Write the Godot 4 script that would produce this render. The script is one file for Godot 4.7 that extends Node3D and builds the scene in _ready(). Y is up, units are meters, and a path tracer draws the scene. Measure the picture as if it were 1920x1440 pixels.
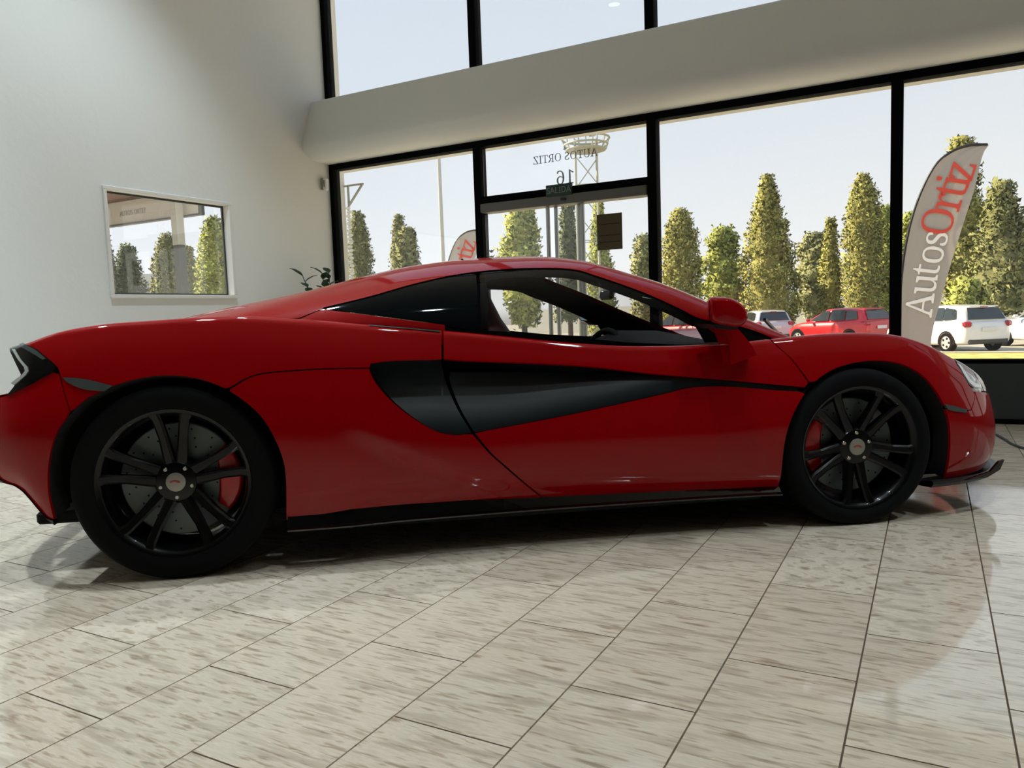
extends Node3D
# A red sports car in a tiled showroom in front of a glazed wall, with a car park and trees outside.

# ---------------------------------------------------------------- mesh building
class MB:
	var v := PackedVector3Array()
	var n := PackedVector3Array()
	var uv := PackedVector2Array()
	var col := PackedColorArray()
	var tint := Color(1, 1, 1)
	var tinted := false
	func tri(a: Vector3, b: Vector3, c: Vector3, na := Vector3.ZERO, nb := Vector3.ZERO, nc := Vector3.ZERO) -> void:
		var g := (c - a).cross(b - a)
		if g.length_squared() < 1e-18:
			return
		if na == Vector3.ZERO:
			na = g.normalized()
			nb = na
			nc = na
		elif g.dot(na + nb + nc) < 0.0:
			var t := b
			b = c
			c = t
			t = nb
			nb = nc
			nc = t
		v.append(a); v.append(b); v.append(c)
		n.append(na); n.append(nb); n.append(nc)
		uv.append(Vector2(a.x, a.y)); uv.append(Vector2(b.x, b.y)); uv.append(Vector2(c.x, c.y))
		if tinted:
			col.append(tint); col.append(tint); col.append(tint)
	func face(p: Array, out: Vector3) -> void:
		# a flat convex polygon that faces the direction out
		for i in range(1, p.size() - 1):
			var g: Vector3 = (p[i + 1] - p[0]).cross(p[i] - p[0])
			if g.dot(out) >= 0.0:
				tri(p[0], p[i], p[i + 1])
			else:
				tri(p[0], p[i + 1], p[i])
	func box(at: Vector3, size: Vector3, bevel := 0.0, turn := Basis.IDENTITY) -> void:
		var h := size * 0.5
		var b := minf(bevel, minf(h.x, minf(h.y, h.z)) * 0.98)
		for ax in 3:
			var j := (ax + 1) % 3
			var k := (ax + 2) % 3
			for s in [-1.0, 1.0]:
				var q := []
				for c in [[-1, -1], [1, -1], [1, 1], [-1, 1]]:
					var p := Vector3.ZERO
					p[ax] = s * h[ax]
					p[j] = c[0] * (h[j] - b)
					p[k] = c[1] * (h[k] - b)
					q.append(at + turn * p)
				var o := Vector3.ZERO
				o[ax] = s
				face(q, turn * o)
			if b > 0.0:
				for s1 in [-1.0, 1.0]:
					for s2 in [-1.0, 1.0]:
						var e := []
						for c in [[0, -1], [0, 1], [1, 1], [1, -1]]:
							var p := Vector3.ZERO
							p[ax] = c[1] * (h[ax] - b)
							p[j] = s1 * (h[j] - (b if c[0] == 1 else 0.0))
							p[k] = s2 * (h[k] - (0.0 if c[0] == 1 else b))
							e.append(at + turn * p)
						var o2 := Vector3.ZERO
						o2[j] = s1
						o2[k] = s2
						face(e, turn * o2)
		if b > 0.0:
			for sx in [-1.0, 1.0]:
				for sy in [-1.0, 1.0]:
					for sz in [-1.0, 1.0]:
						var s := Vector3(sx, sy, sz)
						var c := s * (h - Vector3(b, b, b))
						face([at + turn * (c + Vector3(sx * b, 0, 0)), at + turn * (c + Vector3(0, sy * b, 0)), at + turn * (c + Vector3(0, 0, sz * b))], turn * s)
	func bar(a: Vector3, b: Vector3, w: float, t: float, up := Vector3.UP) -> void:
		# a straight bar of rectangular section between two points
		var d := b - a
		var z := d.normalized()
		var x := up.cross(z)
		if x.length() < 1e-4:
			x = Vector3.RIGHT.cross(z)
		x = x.normalized()
		box((a + b) * 0.5, Vector3(w, t, d.length()), 0.0, Basis(x, z.cross(x), z))
	func grid(P: Array, close_u := false, close_v := false) -> void:
		# a smooth surface through rows of points
		var R := P.size()
		var C: int = P[0].size()
		var N := []
		for i in R:
			var row := PackedVector3Array()
			for j in C:
				var i0 := (i - 1 + R) % R if close_u else maxi(i - 1, 0)
				var i1 := (i + 1) % R if close_u else mini(i + 1, R - 1)
				var j0 := (j - 1 + C) % C if close_v else maxi(j - 1, 0)
				var j1 := (j + 1) % C if close_v else mini(j + 1, C - 1)
				var du: Vector3 = P[i1][j] - P[i0][j]
				var dv: Vector3 = P[i][j1] - P[i][j0]
				var g := du.cross(dv)
				if g.length() < 1e-12:
					var ii := i1 if i == 0 else i0
					du = P[mini(ii + 1, R - 1)][j] - P[maxi(ii - 1, 0)][j]
					dv = P[ii][j1] - P[ii][j0]
					g = du.cross(dv)
				row.append(g.normalized())
			N.append(row)
		for i in (R if close_u else R - 1):
			for j in (C if close_v else C - 1):
				var a := (i + 1) % R
				var b := (j + 1) % C
				tri(P[i][j], P[a][j], P[a][b], N[i][j], N[a][j], N[a][b])
				tri(P[i][j], P[a][b], P[i][b], N[i][j], N[a][b], N[i][b])
	func lathe(prof: Array, segs := 32, at := Vector3.ZERO, turn := Basis.IDENTITY, from := 0.0, to := TAU) -> void:
		# prof: [radius, height] pairs turned about the local z axis; corners sharper than 35 degrees stay sharp
		for k in prof.size() - 1:
			var p0 := Vector2(prof[k][0], prof[k][1])
			var p1 := Vector2(prof[k + 1][0], prof[k + 1][1])
			if p0.distance_to(p1) < 1e-7:
				continue
			var d := (p1 - p0).normalized()
			var n0 := Vector2(d.y, -d.x)
			var n1 := n0
			if k > 0:
				var e := (p0 - Vector2(prof[k - 1][0], prof[k - 1][1])).normalized()
				if e.dot(d) > 0.82:
					n0 = (n0 + Vector2(e.y, -e.x)).normalized()
			if k < prof.size() - 2:
				var e := (Vector2(prof[k + 2][0], prof[k + 2][1]) - p1).normalized()
				if e.dot(d) > 0.82:
					n1 = (n1 + Vector2(e.y, -e.x)).normalized()
			for s in segs:
				var a0 := from + (to - from) * s / segs
				var a1 := from + (to - from) * (s + 1) / segs
				var c0 := Vector3(cos(a0), sin(a0), 0)
				var c1 := Vector3(cos(a1), sin(a1), 0)
				var A := at + turn * (c0 * p0.x + Vector3(0, 0, p0.y))
				var B := at + turn * (c1 * p0.x + Vector3(0, 0, p0.y))
				var C := at + turn * (c1 * p1.x + Vector3(0, 0, p1.y))
				var D := at + turn * (c0 * p1.x + Vector3(0, 0, p1.y))
				var nA := turn * (c0 * n0.x + Vector3(0, 0, n0.y))
				var nB := turn * (c1 * n0.x + Vector3(0, 0, n0.y))
				var nC := turn * (c1 * n1.x + Vector3(0, 0, n1.y))
				var nD := turn * (c0 * n1.x + Vector3(0, 0, n1.y))
				tri(A, B, C, nA, nB, nC)
				tri(A, C, D, nA, nC, nD)
	func tube(path: Array, radii: Array, segs := 8) -> void:
		var rows := []
		var x := Vector3.ZERO
		for i in path.size():
			var d: Vector3 = (path[mini(i + 1, path.size() - 1)] - path[maxi(i - 1, 0)]).normalized()
			if x == Vector3.ZERO:
				x = d.cross(Vector3.UP if absf(d.y) < 0.9 else Vector3.RIGHT).normalized()
			x = (x - d * x.dot(d)).normalized()
			var y := d.cross(x)
			var row := PackedVector3Array()
			for s in segs:
				var a := TAU * s / segs
				row.append(path[i] + (x * cos(a) + y * sin(a)) * float(radii[mini(i, radii.size() - 1)]))
			rows.append(row)
		grid(rows, false, true)
		for e in [0, path.size() - 1]:
			var o: Vector3 = path[e] - path[1 if e == 0 else e - 1]
			face(Array(rows[e]), o)
	func prism(poly: PackedVector2Array, z0: float, z1: float, at := Vector3.ZERO, turn := Basis.IDENTITY) -> void:
		# an outline in x and y pushed along z
		var ix := Geometry2D.triangulate_polygon(poly)
		for k in range(0, ix.size(), 3):
			for z in [z0, z1]:
				var o := Vector3(0, 0, signf(z - (z0 + z1) * 0.5))
				var q := []
				for m in 3:
					q.append(at + turn * Vector3(poly[ix[k + m]].x, poly[ix[k + m]].y, z))
				face(q, turn * o)
		var cw := Geometry2D.is_polygon_clockwise(poly)
		for i in poly.size():
			var a := poly[i]
			var b := poly[(i + 1) % poly.size()]
			var e := b - a
			var o := Vector3(e.y, -e.x, 0) * (-1.0 if cw else 1.0)
			face([at + turn * Vector3(a.x, a.y, z0), at + turn * Vector3(b.x, b.y, z0), at + turn * Vector3(b.x, b.y, z1), at + turn * Vector3(a.x, a.y, z1)], turn * o)
	func mesh() -> ArrayMesh:
		var arr := []
		arr.resize(Mesh.ARRAY_MAX)
		arr[Mesh.ARRAY_VERTEX] = v
		arr[Mesh.ARRAY_NORMAL] = n
		arr[Mesh.ARRAY_TEX_UV] = uv
		if tinted:
			arr[Mesh.ARRAY_COLOR] = col
		var m := ArrayMesh.new()
		m.add_surface_from_arrays(Mesh.PRIMITIVE_TRIANGLES, arr)
		return m

# ---------------------------------------------------------------- nodes
var M := {}
var used := {}
var rng := RandomNumberGenerator.new()

func numbered(called: String) -> String:
	var k: int = used.get(called, 0)
	used[called] = k + 1
	return called if k == 0 else "%s_%03d" % [called, k]

func put(mb: MB, called: String, m: Material, parent: Node = self) -> MeshInstance3D:
	var o := MeshInstance3D.new()
	o.mesh = mb.mesh()
	o.material_override = m
	o.name = numbered(called) if parent == self else called
	parent.add_child(o, true)
	return o

func thing(called: String, at := Vector3.ZERO, turn := 0.0, parent: Node = self) -> Node3D:
	var o := Node3D.new()
	o.name = numbered(called) if parent == self else called
	parent.add_child(o, true)
	o.position = at
	o.rotation.y = turn
	return o

func tag(o: Node, label: String, category: String, group := "") -> Node:
	o.set_meta("label", label)
	o.set_meta("category", category)
	if group:
		o.set_meta("group", group)
	return o

func structure(o: Node, label := "") -> Node:
	o.set_meta("kind", "structure")
	if label:
		o.set_meta("label", label)
	return o

func paint(called: String, c: Color, rough := 0.5, metal := 0.0, coat := 0.0) -> StandardMaterial3D:
	var m := StandardMaterial3D.new()
	m.resource_name = called
	m.albedo_color = c
	m.roughness = rough
	m.metallic = metal
	if coat > 0.0:
		m.clearcoat_enabled = true
		m.clearcoat = coat
		m.clearcoat_roughness = 0.03
	M[called] = m
	return m

func pane(called: String, c: Color, alpha: float) -> StandardMaterial3D:
	var m := paint(called, Color(c.r, c.g, c.b, alpha), 0.0)
	m.transparency = BaseMaterial3D.TRANSPARENCY_ALPHA
	return m

func rgb(r: float, g: float, b: float) -> Color:
	return Color(r / 255.0, g / 255.0, b / 255.0)

func noise_tex(seed_: int, freq: float, ramp: Array, size := 512, octaves := 4, kind := FastNoiseLite.TYPE_SIMPLEX_SMOOTH, normal := false, warp := 0.0) -> NoiseTexture2D:
	var f := FastNoiseLite.new()
	f.seed = seed_
	f.noise_type = kind
	f.frequency = freq
	f.fractal_octaves = octaves
	if warp > 0.0:
		f.domain_warp_enabled = true
		f.domain_warp_amplitude = warp
		f.domain_warp_frequency = freq * 1.5
	var t := NoiseTexture2D.new()
	t.width = size
	t.height = size
	t.seamless = true
	t.noise = f
	if normal:
		t.as_normal_map = true
		t.bump_strength = 2.0
	elif ramp:
		var g := Gradient.new()
		g.offsets = PackedFloat32Array(ramp[0])
		g.colors = PackedColorArray(ramp[1])
		t.color_ramp = g
	return t

func text_mesh(words: String, height: float, depth: float, serif := false, wide := 1.0) -> Mesh:
	var f := SystemFont.new()
	f.font_names = PackedStringArray(["Droid Serif" if serif else "Droid Sans"])
	f.font_weight = 700 if wide > 1.0 else 400
	var t := TextMesh.new()
	t.font = f
	t.text = words
	t.font_size = 64
	t.pixel_size = height / 46.0
	t.depth = depth
	t.curve_step = 1.0
	return t

func letters(words: String, called: String, height: float, depth: float, m: Material, parent: Node, at: Vector3, turn := Basis.IDENTITY, serif := false) -> MeshInstance3D:
	var o := MeshInstance3D.new()
	o.mesh = text_mesh(words, height, depth, serif)
	o.material_override = m
	o.name = called
	parent.add_child(o, true)
	o.transform = Transform3D(turn, at)
	return o

# ---------------------------------------------------------------- the scene
const EYE := Vector3(0, 0.9116, 0)
const ZW := -6.56      # inner face of the glazed wall
const XL := -5.78      # inner face of the left wall
const XR := 6.6
const ZB := 13.0
const TOP := 6.0
const GROUND := -0.70  # the car park lies lower than the showroom floor
var cam: Camera3D

func _ready() -> void:
	rng.seed = 570
	camera_and_sky()
	lamps()
	materials()
	room()
	glazing()
	floor_tiles()
	sports_car()
	outside()
	vehicles()
	trees()
	small_things()

func camera_and_sky() -> void:
	cam = Camera3D.new()
	cam.name = "camera"
	add_child(cam)
	cam.position = EYE
	cam.rotation = Vector3(-0.0891668, 0.501964, -0.0348389)
	cam.fov = 53.12
	cam.near = 0.05
	cam.far = 500.0
	cam.current = true
	var img := Image.create(512, 256, false, Image.FORMAT_RGBF)
	var sun_az := deg_to_rad(-98.0)
	for y in 256:
		var el := (0.5 - (y + 0.5) / 256.0) * PI
		for x in 512:
			var az := ((x + 0.5) / 512.0 - 0.5) * TAU
			var up := clampf(sin(el), 0.0, 1.0)
			var near_sun := 0.5 + 0.5 * cos(az - sun_az)
			var hz := Color(0.86, 0.88, 0.88).lerp(Color(1.02, 0.97, 0.87), pow(near_sun, 1.5))
			var mid := Color(0.50, 0.62, 0.78).lerp(Color(0.52, 0.60, 0.68), near_sun)
			var zen := Color(0.24, 0.40, 0.70)
			var c := hz.lerp(mid, 1.0 - exp(-up * 3.4))
			c = c.lerp(zen, smoothstep(0.35, 1.0, up))
			if el < 0.0:
				c = hz.lerp(Color(0.45, 0.42, 0.36), smoothstep(0.0, 0.12, -sin(el)))
			img.set_pixel(x, y, c * 1.16)
	var sm := PanoramaSkyMaterial.new()
	sm.panorama = ImageTexture.create_from_image(img)
	var sky := Sky.new()
	sky.sky_material = sm
	var e := Environment.new()
	e.background_mode = Environment.BG_SKY
	e.sky = sky
	e.tonemap_mode = Environment.TONE_MAPPER_LINEAR
	e.tonemap_exposure = 1.06
	e.sdfgi_enabled = true
	e.ssao_enabled = true
	e.ssil_enabled = true
	var we := WorldEnvironment.new()
	we.name = "environment"
	we.environment = e
	add_child(we)
	var sun := DirectionalLight3D.new()
	sun.name = "sun"
	var el := deg_to_rad(36.0)
	var to_sun := Vector3(sin(sun_az) * cos(el), sin(el), -cos(sun_az) * cos(el))
	sun.light_color = Color(1.0, 0.93, 0.78)
	sun.light_energy = 3.0
	sun.light_angular_distance = 0.6
	sun.shadow_enabled = true
	add_child(sun)
	sun.look_at_from_position(Vector3.ZERO, -to_sun)

func lamps() -> void:
	var shell := StandardMaterial3D.new()
	shell.resource_name = "lamp_shell"
	shell.albedo_color = Color(0.75, 0.75, 0.74)
	# recessed downlights over the open floor
	var lens := StandardMaterial3D.new()
	lens.resource_name = "downlight_glow"
	lens.albedo_color = Color(0.9, 0.9, 0.88)
	lens.emission_enabled = true
	lens.emission = Color(0.97, 0.99, 1.0)
	lens.emission_energy_multiplier = 3.0
	var rows := ["left in the near row", "in the middle of the near row", "right in the near row", "left in the far row", "in the middle of the far row", "right in the far row", "beside the left wall, added to brighten it"]
	var at := [Vector2(-3.2, -1.2), Vector2(-0.6, -1.4), Vector2(2.0, -1.6), Vector2(-4.3, -3.5), Vector2(0.5, -3.3), Vector2(2.9, -3.3), Vector2(-4.7, -0.7)]  # the last one is added to brighten the left wall and floor
	for i in at.size():
		var t := thing("downlight", Vector3(at[i].x, TOP, at[i].y))
		tag(t, "small round downlight in the ceiling, " + rows[i], "lamp", "downlights of the showroom")
		var down := Basis(Vector3.RIGHT, PI / 2)
		var mb := MB.new()
		mb.lathe([[0.105, -0.01], [0.120, 0.0], [0.120, 0.012], [0.098, 0.016]], 20, Vector3.ZERO, down)
		put(mb, "trim_ring", shell, t)
		mb = MB.new()
		mb.lathe([[0.100, 0.010], [0.0, 0.010]], 20, Vector3.ZERO, down)
		put(mb, "lens", lens, t)
		var l := SpotLight3D.new()
		l.name = "downlight_beam"
		l.spot_angle = 40.0
		l.spot_angle_attenuation = 0.6
		l.spot_range = 30.0
		l.spot_attenuation = 2.0
		l.light_size = 0.10
		l.light_color = Color(0.91, 0.97, 1.0)
		l.light_energy = [4.8, 5.0, 5.2, 12.0, 5.0, 5.0, 20.0][i]
		l.shadow_enabled = true
		t.add_child(l)
		l.position = Vector3(0, -0.05, 0)
		l.rotation = Vector3(-PI / 2, 0, 0)

func materials() -> void:
	paint("wall", rgb(228, 232, 230), 0.75)
	var m: StandardMaterial3D = M["wall"]
	m.normal_enabled = true
	m.normal_texture = noise_tex(4, 0.05, [], 256, 4, FastNoiseLite.TYPE_SIMPLEX_SMOOTH, true)
	m.normal_scale = 0.10
	m.uv1_triplanar = true
	m.uv1_world_triplanar = true
	m.uv1_scale = Vector3(0.9, 0.9, 0.9)
	paint("wall_dark", rgb(120, 118, 114), 0.8)  # unseen right and back walls, darkened to dim the reflections in the car
	paint("ceiling", rgb(225, 225, 222), 0.85)
	paint("frame", rgb(4, 5, 6), 0.85)
	M["frame"].metallic_specular = 0.2
	paint("base_panel", rgb(52, 58, 60), 0.55)
	paint("alu", rgb(168, 170, 168), 0.35, 0.8)
	paint("grey_trim", rgb(150, 152, 148), 0.5)
	paint("housing_grey", rgb(92, 92, 88), 0.5)
	paint("white_trim", rgb(228, 229, 225), 0.5)
	paint("outer_wall", rgb(218, 217, 208), 0.8)
	paint("grout", rgb(136, 118, 98), 0.8)
	paint("black_rubber", rgb(5, 6, 7), 0.85)
	M["black_rubber"].metallic_specular = 0.3
	paint("black_plastic", rgb(14, 15, 16), 0.4)
	paint("black_gloss", rgb(7, 8, 9), 0.12, 0.0, 0.6)
	paint("quarter_glass", rgb(6, 10, 12), 0.04)
	M["quarter_glass"].metallic_specular = 0.2
	paint("liner", rgb(8, 8, 9), 0.9)
	paint("red_paint", rgb(148, 0, 6), 0.4, 0.0, 0.6)
	M["red_paint"].metallic_specular = 0.1
	paint("intake_grey", rgb(22, 29, 31), 0.35)
	M["intake_grey"].metallic_specular = 0.4
	paint("lens_grey", rgb(70, 78, 76), 0.15, 0.0, 0.8)
	paint("lens_clear", rgb(196, 198, 192), 0.12, 0.2, 1.0)
	paint("rim_black", rgb(4, 4, 5), 0.3, 0.0, 0.25)
	M["rim_black"].metallic_specular = 0.3
	paint("disc", rgb(104, 112, 112), 0.45, 0.4)
	paint("caliper", rgb(196, 8, 10), 0.35, 0.0, 0.5)
	paint("chrome", rgb(190, 188, 180), 0.18, 1.0)
	paint("cap_grey", rgb(150, 146, 136), 0.4, 0.3)
	paint("cap_red", rgb(150, 50, 44), 0.5)
	paint("mirror_glass", rgb(150, 190, 215), 0.04, 1.0)
	paint("leather_black", rgb(7, 7, 8), 0.75)
	M["leather_black"].metallic_specular = 0.25
	paint("seal_black", rgb(4, 4, 5), 0.9)
	M["seal_black"].metallic_specular = 0.2
	paint("leather_red", rgb(70, 8, 10), 0.6)
	paint("headliner", rgb(5, 5, 6), 0.95)
	M["headliner"].metallic_specular = 0.2
	paint("tail_red", rgb(110, 6, 8), 0.15, 0.0, 1.0)
	pane("glass", Color(0.93, 0.95, 0.95), 0.04)
	pane("car_glass", Color(0.04, 0.05, 0.05), 0.12)
	M["car_glass"].metallic_specular = 0.3
	pane("lamp_cover", Color(0.95, 0.96, 0.96), 0.10)
	paint("asphalt", rgb(196, 188, 172), 0.9)
	paint("paving", rgb(222, 210, 184), 0.9)
	paint("kerb", rgb(205, 196, 176), 0.85)
	paint("leaf", rgb(26, 60, 34), 0.5)
	paint("pot", rgb(70, 66, 62), 0.6)
	paint("soil", rgb(50, 38, 28), 0.95)
	paint("bark", rgb(84, 70, 54), 0.95)
	paint("poster", rgb(76, 68, 46), 0.8)
	paint("sign_green", rgb(16, 50, 40), 0.5)
	paint("sign_white", rgb(120, 140, 128), 0.6)
	paint("decal_dark", rgb(48, 44, 46), 0.6)
	paint("soffit", rgb(84, 52, 46), 0.8)
	paint("fascia", rgb(176, 175, 172), 0.7)  # greyed down, the shade under the canopy is in this colour
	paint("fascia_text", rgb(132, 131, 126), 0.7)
	paint("steel", rgb(190, 192, 188), 0.5, 0.3)
	paint("tower", rgb(170, 172, 160), 0.6, 0.2)
	paint("cable", rgb(66, 68, 68), 0.6)
	var fol := paint("foliage", Color(1, 1, 1), 0.8)
	fol.vertex_color_use_as_albedo = true
	fol.backlight_enabled = true
	fol.backlight = Color(0.25, 0.28, 0.08)
	var flag := paint("flag_cloth", rgb(176, 168, 160), 0.85)
	flag.backlight_enabled = true
	flag.backlight = Color(0.35, 0.33, 0.31)
	paint("flag_white", rgb(246, 244, 240), 0.8)
	paint("flag_red", rgb(214, 70, 52), 0.8)
	var grass := paint("grass", Color(1, 1, 1), 0.95)
	grass.albedo_texture = noise_tex(21, 0.03, [[0.0, 0.5, 1.0], [rgb(150, 150, 66), rgb(196, 188, 104), rgb(222, 206, 140)]], 256)
	grass.uv1_triplanar = true
	grass.uv1_world_triplanar = true
	grass.uv1_scale = Vector3(0.25, 0.25, 0.25)
	M["asphalt"].albedo_texture = noise_tex(22, 0.02, [[0.0, 1.0], [Color(0.82, 0.82, 0.82), Color(1, 1, 1)]], 256)
	M["asphalt"].uv1_triplanar = true
	M["asphalt"].uv1_world_triplanar = true
	M["asphalt"].uv1_scale = Vector3(0.2, 0.2, 0.2)
	# marble: pale stone with stretched grey and tan veins
	var marble := noise_tex(7, 0.007, [[0.0, 0.32, 0.44, 0.50, 0.56, 0.66, 1.0], [rgb(190, 185, 176), rgb(214, 210, 202), rgb(228, 225, 218), rgb(234, 231, 225), rgb(222, 219, 211), rgb(231, 228, 221), rgb(206, 201, 192)]], 1024, 5, FastNoiseLite.TYPE_SIMPLEX_SMOOTH, false, 30.0)
	var fine := noise_tex(9, 0.016, [[0.0, 0.26, 0.37, 0.46, 1.0], [rgb(186, 179, 170), rgb(226, 221, 214), rgb(250, 249, 247), rgb(255, 255, 255), rgb(244, 242, 238)]], 1024, 4, FastNoiseLite.TYPE_SIMPLEX_SMOOTH, false, 18.0)
	for i in 7:
		var t := paint("tile_%d" % i, rgb(255, 244, 230).lerp(rgb(236, 223, 207), rng.randf()), 0.06 + 0.03 * rng.randf())
		t.albedo_texture = marble
		t.uv1_triplanar = true
		t.uv1_world_triplanar = true
		t.uv1_scale = Vector3([0.34, 0.5, 0.42, 0.6, 0.38, 0.46, 0.9][i], 0.5, [2.6, 2.1, 3.0, 1.7, 2.4, 2.8, 1.2][i])
		t.uv1_offset = Vector3(rng.randf(), rng.randf(), rng.randf())
		t.detail_enabled = true
		t.detail_albedo = fine
		t.detail_blend_mode = BaseMaterial3D.BLEND_MODE_MUL
		t.metallic_specular = 0.75

func room() -> void:
	var mb := MB.new()
	# left wall around its window opening: z -5.17..-3.90, y 1.16..2.05
	var th := 0.12
	var x := XL - th / 2
	mb.box(Vector3(x, TOP / 2, (-5.17 + ZW - 0.12) / 2), Vector3(th, TOP, -5.17 - (ZW - 0.12)))
	mb.box(Vector3(x, TOP / 2, (ZB - 3.90) / 2), Vector3(th, TOP, ZB + 3.90))
	mb.box(Vector3(x, 0.58, -4.535), Vector3(th, 1.16, 1.27))
	mb.box(Vector3(x, (2.05 + TOP) / 2, -4.535), Vector3(th, TOP - 2.05, 1.27))
	structure(put(mb, "wall_left", M["wall"]))
	mb = MB.new()
	mb.box(Vector3(XR + 0.15, TOP / 2, (ZB + ZW) / 2), Vector3(0.3, TOP, ZB - ZW + 0.24))
	structure(put(mb, "wall_right", M["wall_dark"]))
	mb = MB.new()
	mb.box(Vector3((XL + XR) / 2, TOP / 2, ZB + 0.15), Vector3(XR - XL + 0.6, TOP, 0.3))
	structure(put(mb, "wall_back", M["wall_dark"]))
	mb = MB.new()
	mb.box(Vector3((XL + XR) / 2, TOP + 0.15, (ZB + ZW) / 2), Vector3(XR - XL + 0.6, 0.3, ZB - ZW + 0.6))
	structure(put(mb, "ceiling", M["ceiling"]))
	# the white beam that runs along the glazed wall; its face leans into the room
	mb = MB.new()
	var prof := smooth_line([[6.56, 3.25], [6.42, 3.24], [6.345, 3.215], [6.30, 3.10], [6.23, 2.92], [6.175, 2.77], [6.185, 2.70], [6.25, 2.645], [6.34, 2.612], [6.45, 2.606], [6.56, 2.606]], 4)
	var lines := []
	for q in prof:
		lines.append([Vector3(XL, q[1], -q[0]), Vector3(0, q[1], -q[0]), Vector3(XR, q[1], -q[0])])
	mb.grid(lines)
	structure(put(mb, "trim_1", M["wall"]), "white beam along the glazed wall")

func glazing() -> void:
	var xs := [-5.76, -3.91, -2.15, -0.25, 1.62, 3.49, 5.36, 6.56]
	var zc := ZW - 0.06
	var n := 1
	for i in xs.size() - 1:
		var a: float = xs[i]
		var b: float = xs[i + 1]
		for upper in [false, true]:
			var y0 := 2.62 if upper else 0.44
			var y1 := TOP if upper else 2.62
			if i == 1 and not upper:
				continue
			var w := thing("window_%d" % n)
			structure(w)
			n += 1
			var mb := MB.new()
			mb.box(Vector3((a + b) / 2, (y0 + y1) / 2, zc), Vector3(b - a - 0.04, y1 - y0 - 0.04, 0.008))
			put(mb, "pane", M["glass"], w)
			mb = MB.new()
			mb.box(Vector3(a, (y0 + y1) / 2, zc), Vector3(0.062 if i == 0 else 0.082, y1 - y0, 0.12), 0.004)
			put(mb, "mullion", M["frame"], w)
			mb = MB.new()
			if upper:
				mb.box(Vector3((a + b) / 2, y1 - 0.03, zc), Vector3(b - a - 0.083, 0.06, 0.11))
			else:
				mb.box(Vector3((a + b) / 2, 2.583, zc), Vector3(b - a - 0.083, 0.074, 0.11))
			put(mb, "head_rail", M["frame"], w)
			mb = MB.new()
			mb.box(Vector3((a + b) / 2, y0 + 0.015, zc), Vector3(b - a - 0.083, 0.03, 0.11))
			put(mb, "sill_rail", M["frame"], w)
	# dark panels below the panes
	var mb := MB.new()
	for i in xs.size() - 1:
		if i != 1:
			mb.box(Vector3((xs[i] + xs[i + 1]) / 2, 0.23, zc - 0.02), Vector3(xs[i + 1] - xs[i] - 0.002, 0.42, 0.16), 0.003)
	structure(put(mb, "wall_front", M["base_panel"]), "dark panels below the windows")
	mb = MB.new()
	mb.box(Vector3((XL + XR) / 2, 0.02, ZW + 0.006), Vector3(XR - XL, 0.035, 0.012))
	structure(put(mb, "baseboard_front", M["frame"]))
	# door bay: transom, overlight, operator housing and sliding leaves
	var d := thing("door_1")
	structure(d, "glazed sliding entrance door")
	var a: float = xs[1]
	var b: float = xs[2]
	mb = MB.new()
	mb.box(Vector3(a, 1.31, zc), Vector3(0.082, 2.62, 0.12), 0.004)
	put(mb, "mullion", M["frame"], d)
	mb = MB.new()
	mb.box(Vector3((a + b) / 2, 2.583, zc), Vector3(b - a - 0.083, 0.074, 0.11))
	put(mb, "head_rail", M["frame"], d)
	mb = MB.new()
	mb.box(Vector3((a + b) / 2, 2.035, zc), Vector3(b - a - 0.083, 0.07, 0.11))
	put(mb, "transom", M["frame"], d)
	mb = MB.new()
	mb.box(Vector3((a + b) / 2, 2.30, zc), Vector3(b - a - 0.085, 0.46, 0.008))
	put(mb, "overlight", M["glass"], d)
	mb = MB.new()
	mb.box(Vector3((a + b) / 2, 1.955, zc + 0.01), Vector3(b - a - 0.083, 0.085, 0.16), 0.006)
	put(mb, "operator_housing", M["housing_grey"], d)
	mb = MB.new()
	mb.box(Vector3(-2.98, 1.955, zc + 0.096), Vector3(0.05, 0.02, 0.02), 0.004)
	put(mb, "sensor", M["black_plastic"], d)
	for leaf in [[-3.87, -3.16, 0.02], [-3.13, -2.86, -0.03], [-2.84, -2.19, 0.02]]:
		var x0: float = leaf[0]
		var x1: float = leaf[1]
		var l := thing("leaf", Vector3(0, 0, zc + leaf[2]), 0.0, d)
		mb = MB.new()
		mb.box(Vector3((x0 + x1) / 2, 0.96, 0), Vector3(x1 - x0 - 0.03, 1.88, 0.008))
		put(mb, "pane", M["glass"], l)
		for x in [x0 + 0.016, x1 - 0.016]:
			if x > -3.8 and x < -2.25:
				mb = MB.new()
				mb.box(Vector3(x, 0.96, 0), Vector3(0.03, 1.90, 0.035), 0.004)
				put(mb, "stile", M["alu"], l)
		mb = MB.new()
		mb.box(Vector3((x0 + x1) / 2, 0.06, 0), Vector3(x1 - x0, 0.10, 0.034), 0.004)
		put(mb, "bottom_rail", M["alu"], l)
	# window in the left wall
	var w := thing("window_%d" % n)
	structure(w, "small window in the left wall")
	for f in [[Vector3(XL - 0.03, 2.035, -4.535), Vector3(0.10, 0.03, 1.27)], [Vector3(XL - 0.03, 1.175, -4.535), Vector3(0.10, 0.03, 1.27)], [Vector3(XL - 0.03, 1.605, -3.915), Vector3(0.10, 0.83, 0.03)], [Vector3(XL - 0.03, 1.605, -5.155), Vector3(0.10, 0.83, 0.03)]]:
		mb = MB.new()
		mb.box(f[0], f[1], 0.004)
		put(mb, "casing", M["white_trim"], w)
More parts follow.
